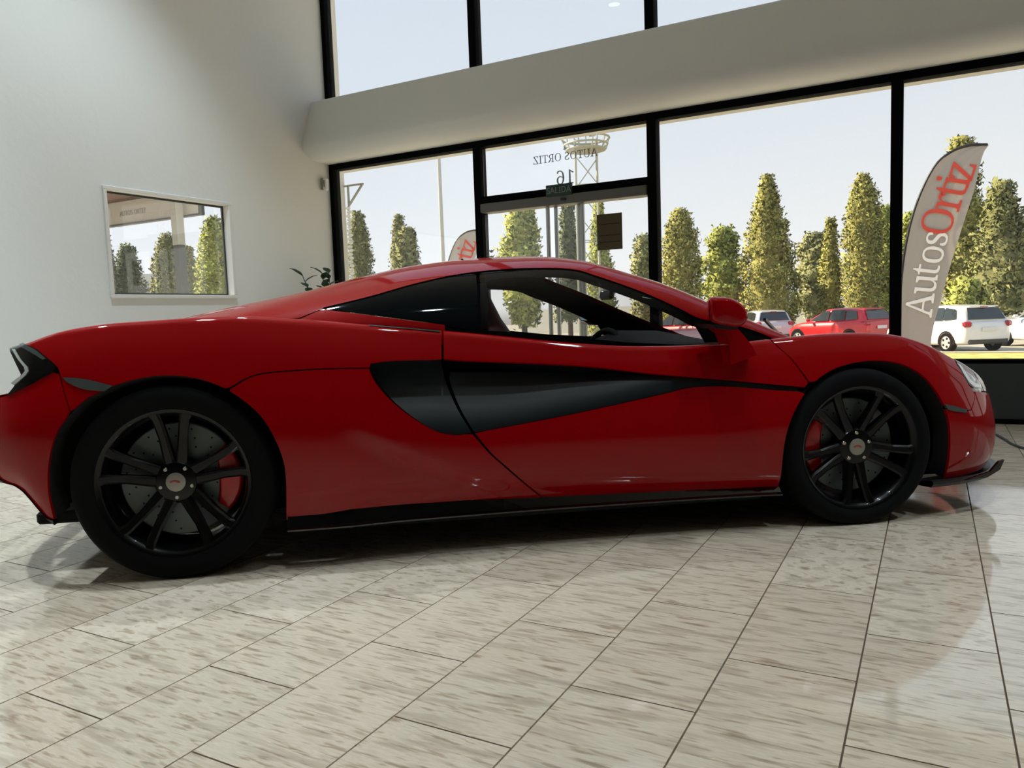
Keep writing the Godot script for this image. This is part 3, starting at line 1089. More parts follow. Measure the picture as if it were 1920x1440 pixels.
		var rail := smooth_line([[.537, .967], [.720, 1.007], [.894, 1.053], [1.075, 1.089], [1.258, 1.105], [1.431, 1.103], [1.554, 1.088], [1.631, 1.057], [1.802, .989], [1.946, .920], [2.042, .872], [2.20, .839], [2.298, .810], [2.368, .781]])
		panel("quarter_window", [[.538, .966]] + belt.slice(1, 3) + [[1.045, .869], [1.128, .863], [1.136, .961], [1.148, 1.072], [1.150, 1.088]] + turned(rail.filter(func(p): return p[0] < 1.145)), M["quarter_glass"], car, side, 1, -0.004, 0.0)
		panel("door_window", [[1.140, .862]] + belt.slice(4) + turned(rail.filter(func(p): return p[0] > 1.165)) + [[1.164, 1.090], [1.162, 1.072], [1.146, .961]], M["car_glass"], car, side, 1, -0.004, 0.0)
		# the black surround of the side glass
		var inner := rail.filter(func(p): return p[0] > 1.2 and p[0] < 2.06).map(func(p): return [p[0] - .02, p[1] - .034])
		panel("window_seal", rail.filter(func(p): return p[0] > 1.17) + [[2.30, .768], [2.06, .772]] + turned(inner) + [[1.18, 1.05]], M["seal_black"], car, side, 1, -0.009, 0.0)
		panel("b_pillar", [[1.10, .866], [1.16, .862], [1.18, .961], [1.19, 1.075], [1.145, 1.075], [1.12, .961]], M["seal_black"], car, side, 1, -0.03, 0.0)
		# red roof side, buttress and pillar; the glass of windscreen and engine cover lies between
		var crown := [[2.50, 2.47], [2.38, 2.55], [2.29, 2.61], [2.09, 2.72], [1.93, 2.84], [1.77, 2.97], [1.66, 3.08], [1.63, 3.5708], [1.135, 3.5708], [1.125, 3.20], [.9, 3.22], [.6, 3.20], [.40, 3.16], [.25, 3.26], [.20, 3.5708], [-.48, 3.5708], [-.48, 2.02]]
		o = [[-.30, 2.02], [.0, 2.04], [.3, .925], [.45, .93], [.538, .964]] + rail + [[2.45, .745]] + crown
		panel("roof_shell", o, red, car, side, 1, 0.0, 0.0)
		panel("headliner", [[1.16, 1.092]] + rail.filter(func(p): return p[0] > 1.2) + [[2.45, .745]] + crown.slice(0, 8) + [[1.16, 3.5708]], M["headliner"], car, side, 1, -0.024, 0.0)
		panel("belt_shoulder", [[-.30, 2.0001], [.2, 2.0001], [.6, 2.0001], [1.0, 2.0001], [1.0, .884], [.995, .885], [.720, .931], [.534, .962], [.45, .926], [.3, .92], [.0, 2.05]], red, car, side, 1, -0.002)
		panel("belt_seal", [[1.0, 2.0001], [2.50, 2.0001], [2.45, .75], [2.377, .777], [2.258, .763], [2.143, .769], [1.969, .768], [1.722, .788], [1.429, .827], [1.217, .852], [1.04, .867], [1.0, .884]], M["seal_black"], car, side, 1, -0.006)
		panel("windscreen", [[1.635, 3.5708], [1.665, 3.08], [1.775, 2.97], [1.935, 2.84], [2.095, 2.72], [2.295, 2.61], [2.385, 2.55], [2.51, 2.47], [2.64, 2.6], [2.74, 3.0], [2.80, 3.5708]], M["car_glass"], car, side, 1, -0.004, 0.0)
		panel("engine_cover", [[.20, 3.5708], [.25, 3.26], [.40, 3.16], [.6, 3.20], [.9, 3.22], [1.12, 3.20], [1.13, 3.5708]], M["black_gloss"], car, side, 1, -0.006, 0.0)
		panel("bonnet", [[2.50, 7.2], [2.50, 10.0], [3.67, 10.0], [3.67, 7.0], [3.60, 7.0], [3.445, 7.25], [3.205, 7.35], [3.20, 7.2]], red, car, side)
		panel("cowl", [[2.33, 7.2], [2.495, 7.2], [2.495, 10.0], [2.33, 10.0]], M["black_plastic"], car, side, 0, -0.01, 0.0)
		panel("rear_deck", [[-.50, 7.2], [.60, 7.2], [.60, 10.0], [-.50, 10.0]], red, car, side)
		panel("door_card", [[1.0, .25], [2.4, .25], [2.4, .74], [1.9, .742], [1.5, .765], [1.2, .80], [1.0, .82]], M["leather_black"], car, side, 0, -0.11, 0.0)
		panel("door_sill_top", [[1.0, 7.2], [1.0, 7.6], [2.30, 7.6], [2.30, 7.2]], M["black_plastic"], car, side, 0, 0.0, 0.0)
		# side skirt
		var mb := MB.new()
		var rows := []
		for k in 25:
			var s := lerpf(.385, 2.335, k / 24.0)
			var top := lerpf(.212, .170, k / 24.0) + (0.0 if k > 2 else (2 - k) * -0.004)
			var lowy := .148 - .004 * k / 24.0
			var w := skin(0, s, 0.25).z
			rows.append([Vector3(s, top, (w - 0.05) * side), Vector3(s, top + .004, (w - 0.004) * side), Vector3(s, lowy + .012, (w + 0.012) * side), Vector3(s, lowy + .006, (w + 0.026) * side), Vector3(s, lowy, (w + 0.024) * side), Vector3(s, lowy, (w - 0.06) * side)])
		for i in rows.size() - 1:
			for j in 6:
				var q := [rows[i][j], rows[i + 1][j], rows[i + 1][(j + 1) % 6], rows[i][(j + 1) % 6]]
				var mid: Vector3 = (rows[i][0] + rows[i][5] + rows[i + 1][2] + rows[i + 1][3]) * 0.25
				mb.face(q, (q[0] + q[1] + q[2] + q[3]) * 0.25 - mid)
		put(mb, "side_skirt", M["black_gloss"], car)
		# front splitter with an upturned end
		mb = MB.new()
		rows = []
		for k in 21:
			var u := k / 20.0
			var s := lerpf(3.00, 3.66, sin(u * PI / 2))
			var w := skin(0, s, 0.6).z
			var nn := skin_normal(0, s, 0.6)
			var ds := Vector3(nn.x, 0, nn.z).normalized() * lerpf(0.012, 0.035, smoothstep(0.2, 0.7, u))
			var yy := lerpf(.135, .120, u)
			rows.append([Vector3(s, yy + .026, w * side), Vector3(s + ds.x, yy + .020, (w + ds.z) * side), Vector3(s + ds.x, yy + .010, (w + ds.z) * side), Vector3(s, yy - 0.004, w * side), Vector3(s - 0.05, yy - 0.004, maxf(w - 0.15, 0) * side)])
		for i in rows.size() - 1:
			for j in 5:
				var q := [rows[i][j], rows[i + 1][j], rows[i + 1][(j + 1) % 5], rows[i][(j + 1) % 5]]
				var mid: Vector3 = (rows[i][0] + rows[i][3] + rows[i + 1][4]) / 3.0
				mb.face(q, (q[0] + q[1] + q[2] + q[3]) * 0.25 - mid)
		put(mb, "splitter", M["black_plastic"], car)
		mb = MB.new()
		var fin := PackedVector2Array([Vector2(3.15, .155), Vector2(3.25, .160), Vector2(3.31, .190), Vector2(3.33, .232), Vector2(3.305, .225), Vector2(3.265, .185)])
		mb.prism(fin, 0.0, 0.012 * side, Vector3(0, 0, .905 * side))
		put(mb, "splitter_fin", M["black_gloss"], car)
		# door mirror
		var hm := thing("door_mirror", Vector3.ZERO, 0.0, car)
		mb = MB.new()
		var prof := smooth_line([[1.960, .905], [1.962, .950], [2.000, .954], [2.050, .948], [2.095, .926], [2.122, .890], [2.118, .858], [2.085, .838], [2.030, .845], [1.985, .855], [1.964, .872], [1.960, .905]], 3)
		prof.pop_back()
		var cen := Vector2(2.03, .896)
		rows = []
		for st in [[.885, .55], [.895, .82], [.92, .96], [.97, 1.0], [1.03, 1.0], [1.058, .965], [1.074, .88], [1.082, .68], [1.083, .02]]:
			var row := []
			for p in prof:
				var q: Vector2 = cen + (Vector2(p[0], p[1]) - cen) * float(st[1])
				var back := clampf((2.12 - q.x) / 0.16, 0.0, 1.0)
				row.append(Vector3(q.x + (1.08 - st[0]) * 0.38 * back, q.y, st[0] * side))
			rows.append(row)
		mb.grid(rows, false, true)
		put(mb, "mirror_housing", red, hm)
		mb = MB.new()
		mb.prism(PackedVector2Array([Vector2(2.035, .848), Vector2(2.115, .842), Vector2(2.150, .806), Vector2(2.185, .762), Vector2(2.205, .722), Vector2(2.098, .690), Vector2(2.094, .770), Vector2(2.078, .812), Vector2(2.05, .832)]), .85 * side, .955 * side)
		put(mb, "mirror_stalk", red, hm)
		mb = MB.new()
		mb.prism(PackedVector2Array([Vector2(1.975, .853), Vector2(2.09, .843), Vector2(2.08, .828), Vector2(2.0, .836)]), .90 * side, 1.05 * side)
		put(mb, "mirror_base", M["black_plastic"], hm)
		mb = MB.new()
		var gl := []
		for k in 16:
			var a := TAU * k / 16
			var gz := .975 + signf(cos(a)) * pow(absf(cos(a)), .7) * .070
			gl.append(Vector3(1.956 + (1.08 - gz) * 0.38, .903 + signf(sin(a)) * pow(absf(sin(a)), .7) * .040, gz * side))
		mb.face(gl, Vector3(-1, 0, -0.38 * side))
		put(mb, "mirror_glass", M["mirror_glass"], hm)
		for arch in [rarch, farch]:
			mb = MB.new()
			for i in arch.size() - 1:
				var q := []
				for e in [[i, 0.010], [i + 1, 0.010], [i + 1, 0.085], [i, 0.085]]:
					var p: Array = arch[e[0]]
					var tt := t_of(0, p[0], p[1])
					q.append((skin(0, p[0], tt) - skin_normal(0, p[0], tt) * e[1]) * Vector3(1, 1, side))
				mb.face(q, Vector3(0, -1, 0))
			put(mb, "arch_lip", M["liner"], car)
		# wheels and their wells
		car_wheel(car, 0.0, .357, .262, .275, .935, side, PI / 2, 0.0 if side > 0 else PI)
		car_wheel(car, 2.67, .326, .248, .215, .925, side, PI / 2 + PI, PI if side > 0 else 0.0)
		for wl in [[-.012, .36, .420, .875], [2.700, .32, .398, .850]]:
			mb = MB.new()
			mb.lathe([[wl[2], 0.0], [wl[2], 0.36], [0.0, 0.36]], 28, Vector3(wl[0], wl[1], wl[3] * side), Basis(Vector3(1, 0, 0), Vector3(0, 1, 0), Vector3(0, 0, -side)), -0.22, PI + 0.22)
			put(mb, "wheel_well", M["liner"], car)
	# things shared by both sides
	var mb := MB.new()
	mb.box(Vector3(-.455, .66, 0), Vector3(.03, .38, 1.50), 0.01)
	mb.box(Vector3(-.60, .62, 0), Vector3(.30, .03, 1.36), 0.01)
	put(mb, "rear_grille", M["black_plastic"], car)
	mb = MB.new()
	mb.box(Vector3(1.35, .135, 0), Vector3(1.90, .05, 1.62), 0.01)
	mb.box(Vector3(1.35, .165, 0), Vector3(4.0, .05, 1.06), 0.01)
	mb.box(Vector3(3.25, .16, 0), Vector3(.34, .05, 1.4), 0.01)
	put(mb, "underbody", M["liner"], car)
	mb = MB.new()
	mb.box(Vector3(1.06, .55, 0), Vector3(.05, .66, 1.50), 0.01)
	mb.box(Vector3(1.06, .955, 0), Vector3(.05, .15, 1.22), 0.02)
	mb.box(Vector3(1.06, 1.07, 0), Vector3(.05, .09, .84), 0.02)
	put(mb, "bulkhead", M["headliner"], car)
	mb = MB.new()
	var rows := []
	for st in [[-.74, .9], [-.6, .98], [-.36, 1.03], [-.15, 1.0], [.1, .985], [.4, .98], [.62, .97], [.74, .9]]:
		var z: float = st[0]
		var f: float = st[1]
		rows.append([Vector3(1.86, .40, z), Vector3(1.84, .60, z), Vector3(1.90, .745 * f, z), Vector3(2.02, .785 * f, z), Vector3(2.25, .775 * f, z), Vector3(2.50, .735, z), Vector3(2.56, .60, z)])
	mb.grid(rows)
	put(mb, "dashboard", M["leather_black"], car)
	var sw := thing("steering_wheel", Vector3(1.92, .645, -.36), 0.0, car)
	mb = MB.new()
	var ring := []
	for k in 29:
		var a := TAU * k / 28
		ring.append(Vector3(sin(a) * .055, cos(a) * .165, sin(a) * 0.0) + Vector3(cos(a) * .05, 0, 0) + Vector3(0, 0, sin(a) * .175))
	mb.tube(ring, [.016], 8)
	mb.bar(Vector3(0, 0, -.16), Vector3(0, 0, .16), .03, .03)
	put(mb, "steering_rim", M["leather_black"], sw)
	for z in [.36, -.36]:
		var seat := thing("seat", Vector3(0, 0, z), 0.0, car)
		mb = MB.new()
		mb.box(Vector3(1.48, .33, 0), Vector3(.50, .14, .46), 0.05, Basis(Vector3(0, 0, 1), 0.12))
		put(mb, "cushion", M["leather_black"], seat)
		mb = MB.new()
		rows = []
		for st in [[.32, 1.20, 1.40, .24], [.50, 1.17, 1.37, .25], [.70, 1.15, 1.345, .26], [.82, 1.13, 1.32, .24], [.90, 1.115, 1.27, .18], [.98, 1.105, 1.235, .13], [1.045, 1.10, 1.215, .12], [1.07, 1.11, 1.18, .09]]:
			var row := []
			for k in 16:
				var a := TAU * k / 16
				row.append(Vector3((st[1] + st[2]) / 2 + (st[2] - st[1]) / 2 * signf(cos(a)) * pow(absf(cos(a)), .7), st[0], st[3] * signf(sin(a)) * pow(absf(sin(a)), .6)))
			rows.append(row)
		mb.grid(rows, false, true)
		mb.face(rows[7], Vector3.UP)
		put(mb, "backrest", M["leather_red"], seat)
	mb = MB.new()
	mb.box(Vector3(1.87, 1.000, .0), Vector3(.028, .055, .20), 0.012, Basis(Vector3(0, 0, 1), -0.2))
	mb.bar(Vector3(1.87, 1.02, 0), Vector3(1.93, 1.065, 0), .02, .02)
	put(mb, "rear_view_mirror", M["black_plastic"], car)
	for z in [.25, -.25]:
		mb = MB.new()
		mb.bar(Vector3(2.66, .775, z), Vector3(2.42, .855, z + .34), .012, .012)
		mb.box(Vector3(2.66, .770, z), Vector3(.03, .03, .03), 0.006)
		put(mb, "wiper", M["black_plastic"], car)

# ---------------------------------------------------------------- outside
func outside() -> void:
	var mb := MB.new()
	mb.box(Vector3(-10, GROUND - 0.1, -60), Vector3(220, 0.2, 106.0))
	mb.box(Vector3(-64, GROUND - 0.1, 20), Vector3(112, 0.2, 54.0))
	structure(put(mb, "ground", M["asphalt"]), "sunlit pale asphalt of the car park")
	mb = MB.new()
	mb.box(Vector3(0, GROUND + 0.03, -23.2), Vector3(60, 0.10, 4.6), 0.01)
	structure(put(mb, "lawn", M["grass"]), "dry yellow grass strip in front of the parked cars")
	mb = MB.new()
	mb.box(Vector3(0, GROUND + 0.05, -25.63), Vector3(60, 0.14, 0.22), 0.01)
	structure(put(mb, "kerb", M["kerb"]))
	mb = MB.new()
	mb.box(Vector3(0, GROUND + 0.02, -9.6), Vector3(60, 0.10, 5.2))
	structure(put(mb, "pavement", M["paving"]))
	# facade outside the glass: plinth, lintel soffit and the corner pier
	mb = MB.new()
	mb.box(Vector3((XL + XR) / 2, (GROUND - 0.02) / 2 - 0.11, ZW - 0.45), Vector3(XR - XL + 0.7, -GROUND - 0.20, 0.66))
	structure(put(mb, "wall_plinth", M["outer_wall"]))
	mb = MB.new()
	mb.box(Vector3((XL + XR) / 2, 2.71, ZW - 0.31), Vector3(XR - XL + 0.7, 0.20, 0.36))
	structure(put(mb, "trim_2", M["outer_wall"]), "pale outer lintel above the windows")
	mb = MB.new()
	mb.box(Vector3(-6.22, 2.7, ZW - 0.40), Vector3(0.16, 6.8, 0.54))
	structure(put(mb, "wall_corner", M["outer_wall"]))
	# rain chain on a triangular bracket beside the corner pier
	var rc := thing("rain_chain", Vector3(-6.02, 0, ZW - 0.66))
	tag(rc, "white beaded rain chain hanging from a triangular bracket outside the left window", "rain chain")
	mb = MB.new()
	mb.bar(Vector3(-0.12, 2.50, 0), Vector3(0.17, 2.50, 0), 0.02, 0.02)
	mb.bar(Vector3(-0.05, 2.28, 0), Vector3(0.15, 2.49, 0), 0.02, 0.02)
	mb.bar(Vector3(-0.06, 2.26, 0), Vector3(-0.06, 2.50, 0), 0.02, 0.02)
	put(mb, "bracket", M["grey_trim"], rc)
	mb = MB.new()
	for k in 62:
		var y := 2.24 - k * 0.045
		mb.lathe([[0.008, -0.022], [0.030, -0.004], [0.026, 0.010], [0.010, 0.022]], 10, Vector3(-0.075 + 0.012 * (k % 2), y, 0), Basis(Vector3.RIGHT, -PI / 2))
	put(mb, "beads", M["white_trim"], rc).set_meta("kind", "stuff")
	# canopy seen through the small window: soffit, fascia with faint lettering, two-tone column
	var c := thing("porch_canopy", Vector3(-11.2, GROUND, -6.4))
	tag(c, "porch canopy with pale lettered fascia and brown soffit beyond the small window", "canopy")
	var g := -GROUND
	mb = MB.new()
	mb.box(Vector3(-0.4, 2.98 + g, 0.15), Vector3(4.1, 0.10, 3.55), 0.01)
	put(mb, "soffit", M["soffit"], c)
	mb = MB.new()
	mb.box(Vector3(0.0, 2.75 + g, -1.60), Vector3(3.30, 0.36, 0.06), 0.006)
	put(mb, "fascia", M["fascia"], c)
	mb = MB.new()
	mb.box(Vector3(0.0, 2.565 + g, -1.59), Vector3(3.34, 0.025, 0.09))
	put(mb, "drip_edge", M["base_panel"], c)
	mb = MB.new()
	mb.box(Vector3(1.665, 2.75 + g, -1.59), Vector3(0.03, 0.38, 0.09))
	put(mb, "end_cap", M["base_panel"], c)
	mb = MB.new()
	mb.box(Vector3(1.36, (2.12 + g + 2.97 + g) / 2, -1.40), Vector3(0.13, 0.85, 0.13), 0.006)
	put(mb, "column_upper", M["grey_trim"], c)
	mb = MB.new()
	mb.box(Vector3(1.37, (2.12 + g) / 2, -1.40), Vector3(0.12, 2.12 + g, 0.12), 0.006)
	put(mb, "column_lower", M["base_panel"], c)
	mb = MB.new()
	for x in [-1.7, -1.0]:
		mb.box(Vector3(x, 1.5 + g * 0.5, 1.5), Vector3(0.10, 3.0 + g, 0.10))
	put(mb, "rear_posts", M["grey_trim"], c)
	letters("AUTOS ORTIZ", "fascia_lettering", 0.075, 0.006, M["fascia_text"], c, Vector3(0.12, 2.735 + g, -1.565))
	# white building behind the trees, seen through the small window
	var wb := thing("white_building", Vector3(-43.0, GROUND, -31.4), 0.95)
	tag(wb, "low white building behind the trees, seen through the small window", "building")
	mb = MB.new()
	mb.box(Vector3(0, 2.2, -2.0), Vector3(8.0, 4.4, 4.0), 0.02)
	put(mb, "wall", M["outer_wall"], wb)
	mb = MB.new()
	mb.box(Vector3(0, 4.50, -2.0), Vector3(8.4, 0.9, 4.5), 0.02)
	put(mb, "parapet", M["outer_wall"], wb)
	mb = MB.new()
	mb.box(Vector3(0, 3.95, 0.05), Vector3(8.2, 0.16, 0.14))
	put(mb, "cornice", M["base_panel"], wb)
	mb = MB.new()
	mb.box(Vector3(0, 1.0, 0), Vector3(64, 2.0, 0.25))
	var bw := put(mb, "boundary_wall", M["outer_wall"])
	bw.position = Vector3(2, GROUND, -58)
	tag(bw, "pale boundary wall behind the parked cars", "wall")
	# street lamp pole
	var lp := thing("lamp_post", Vector3(-14.16, GROUND, -21.38))
	tag(lp, "tall slim grey lamp post beyond the left window", "lamp post")
	mb = MB.new()
	mb.tube([Vector3(0, 0, 0), Vector3(0, 4, 0), Vector3(0, 9.0, 0)], [0.085, 0.07, 0.055], 12)
	put(mb, "pole", M["steel"], lp)
	mb = MB.new()
	mb.bar(Vector3(0, 8.95, 0), Vector3(-1.1, 9.15, 0), 0.05, 0.05)
	mb.box(Vector3(-1.2, 9.15, 0), Vector3(0.6, 0.10, 0.22), 0.03)
	put(mb, "lamp_arm", M["steel"], lp)
	mb = MB.new()
	mb.lathe([[0.14, 0.0], [0.14, 0.03], [0.09, 0.06], [0.085, 0.4]], 14, Vector3.ZERO, Basis(Vector3.RIGHT, -PI / 2))
	put(mb, "base_flange", M["steel"], lp)
	lattice_tower()
	banner(Vector3(-0.52, GROUND, -16.48), 1.0, 0.10, "tall grey feather banner beside the dark window post, reading AutosOrtiz", true)
	banner(Vector3(-13.72, GROUND, -20.6), 0.98, 0.35, "grey feather banner half hidden behind the door post, left of the entrance", true)

func lattice_tower() -> void:
	var t := thing("lattice_tower", Vector3(-12.77, GROUND, -30.37), 0.4)
	tag(t, "pale steel lattice floodlight tower with a round railed platform", "tower")
	var g := -GROUND
	var top := 8.02 + g
	var r := 0.52
	var cs := []
	for k in 4:
		var a := TAU * (k + 0.5) / 4
		cs.append(Vector3(cos(a), 0, sin(a)) * r * 1.2)
	for c in cs:
		var mb := MB.new()
		mb.tube([c, c + Vector3(0, top, 0)], [0.045], 8)
		put(mb, "leg", M["tower"], t)
	var y := 0.0
	var flip := 0
	while y < top - 1.0:
		for k in 4:
			var a: Vector3 = cs[k]
			var b: Vector3 = cs[(k + 1) % 4]
			var mb := MB.new()
			if (k + flip) % 2 == 0:
				mb.bar(a + Vector3(0, y, 0), b + Vector3(0, y + 1.15, 0), 0.04, 0.04)
			else:
				mb.bar(b + Vector3(0, y, 0), a + Vector3(0, y + 1.15, 0), 0.04, 0.04)
			put(mb, "brace", M["tower"], t)
		y += 1.15
		flip += 1
	for yy in [1.15 * 2, 1.15 * 4, 1.15 * 6]:
		var mb := MB.new()
		for k in 4:
			mb.bar(cs[k] + Vector3(0, yy, 0), cs[(k + 1) % 4] + Vector3(0, yy, 0), 0.035, 0.035)
		put(mb, "ring_brace", M["tower"], t)
	var up := Basis(Vector3.RIGHT, -PI / 2)
	var mb := MB.new()
	mb.lathe([[0.0, -0.03], [0.84, -0.03], [0.86, 0.0], [0.84, 0.03], [0.0, 0.03]], 28, Vector3(0, top - 0.35, 0), up)
	put(mb, "platform", M["tower"], t)
	for rail in [[0.0, 0.90], [0.25, 0.98]]:
		var ring := []
		for k in 33:
			var a := TAU * k / 32
			ring.append(Vector3(cos(a) * rail[1], top - 0.15 + rail[0], sin(a) * rail[1]))
		mb = MB.new()
		mb.tube(ring, [0.045], 8)
		put(mb, "handrail", M["tower"], t)
	for k in 10:
		var a := TAU * k / 10
		mb = MB.new()
		mb.bar(Vector3(cos(a) * 0.84, top - 0.36, sin(a) * 0.84), Vector3(cos(a) * 0.98, top + 0.12, sin(a) * 0.98), 0.04, 0.04)
		put(mb, "rail_post", M["tower"], t)
	for k in 5:
		var a := TAU * k / 5 + 0.3
		mb = MB.new()
		mb.box(Vector3(cos(a) * 0.5, top + 0.42, sin(a) * 0.5), Vector3(0.34, 0.26, 0.14), 0.03, Basis(Vector3.UP, -a + PI / 2))
		mb.bar(Vector3(cos(a) * 0.5, top - 0.3, sin(a) * 0.5), Vector3(cos(a) * 0.5, top + 0.4, sin(a) * 0.5), 0.04, 0.04)
		put(mb, "floodlight", M["tower"], t)

func banner(at: Vector3, k: float, turn: float, label: String, lettered: bool) -> void:
	# a feather flag: a pole that bends over at the top, cloth between the pole and a slanting edge
	var t := thing("feather_banner", at, turn)
	tag(t, label, "banner")
	var left := smooth_line([[-0.009, 0.35], [-0.009, 1.0], [0.000, 1.9], [0.087, 2.72], [0.261, 3.45], [0.522, 4.05], [0.783, 4.30], [1.087, 4.40], [1.375, 4.38]], 4)
	var right := smooth_line([[0.487, 0.35], [0.522, 1.0], [0.661, 1.62], [0.818, 2.30], [1.000, 3.00], [1.166, 3.60], [1.288, 4.20], [1.375, 4.36]], 5)
	var mb := MB.new()
	var path := [Vector3(-0.03, 0, 0)]
	for p in left:
		path.append(Vector3(p[0] - 0.015, p[1], 0) * k)
	mb.tube(path, [0.035, 0.03, 0.026], 8)
	put(mb, "pole", M["black_plastic"], t)
	var rows := []
	var n := 40
	for i in n + 1:
		var u := float(i) / n
		var a := at_length(left, u)
		var b := at_length(right, u)
		var row := []
		for j in 13:
			var w := j / 12.0
			var p := a.lerp(b, w)
			var fold := sin(w * 22.0 + u * 2.0) * 0.022 * (1.0 - w) * (1.0 - w) + sin(u * 7.0 + w * 3.0) * 0.02 * w
			row.append(Vector3(p.x, p.y, fold) * k)
		rows.append(row)
	mb = MB.new()
	mb.grid(rows)
	put(mb, "cloth", M["flag_cloth"], t)
	mb = MB.new()
	mb.lathe([[0.0, 0.0], [0.34, 0.0], [0.34, 0.05], [0.30, 0.07], [0.0, 0.07]], 20, Vector3(-0.03, 0, 0), Basis(Vector3.RIGHT, -PI / 2))
	put(mb, "base", M["pot"], t)
	if not lettered:
		return
	# letters run upwards along the cloth
	var words := [["A", 0, 1.54], ["u", 0, 1.93], ["t", 0, 2.20], ["o", 0, 2.47], ["s", 0, 2.77], ["O", 1, 3.07], ["r", 1, 3.42], ["t", 1, 3.63], ["i", 1, 3.79], ["z", 1, 3.96]]
	var xs := [0.31, 0.36, 0.40, 0.47, 0.53, 0.60, 0.72, 0.79, 0.85, 0.92]
	for i in words.size():
		var y: float = words[i][2]
		var lean := 0.06 + 0.13 * clampf((y - 1.0) / 2.4, 0.0, 1.0) * 1.6
		var b := Basis(Vector3(0, 0, 1), PI / 2 - lean)
		var o := letters(words[i][0], "letter", (0.52 if words[i][1] else 0.46) * k, 0.004, M["flag_red"] if words[i][1] else M["flag_white"], t, Vector3(xs[i], y, 0.030) * k, b, true)
		o.scale = Vector3(1.0, 1.0, 1.0)

func at_length(line: Array, u: float) -> Vector2:
	var total := 0.0
	for i in line.size() - 1:
		total += Vector2(line[i][0], line[i][1]).distance_to(Vector2(line[i + 1][0], line[i + 1][1]))
	var want := u * total
	for i in line.size() - 1:
		var a := Vector2(line[i][0], line[i][1])
		var b := Vector2(line[i + 1][0], line[i + 1][1])
		var d := a.distance_to(b)
		if want <= d + 1e-6 or i == line.size() - 2:
			return a.lerp(b, clampf(want / d, 0.0, 1.0))
		want -= d
	return Vector2.ZERO

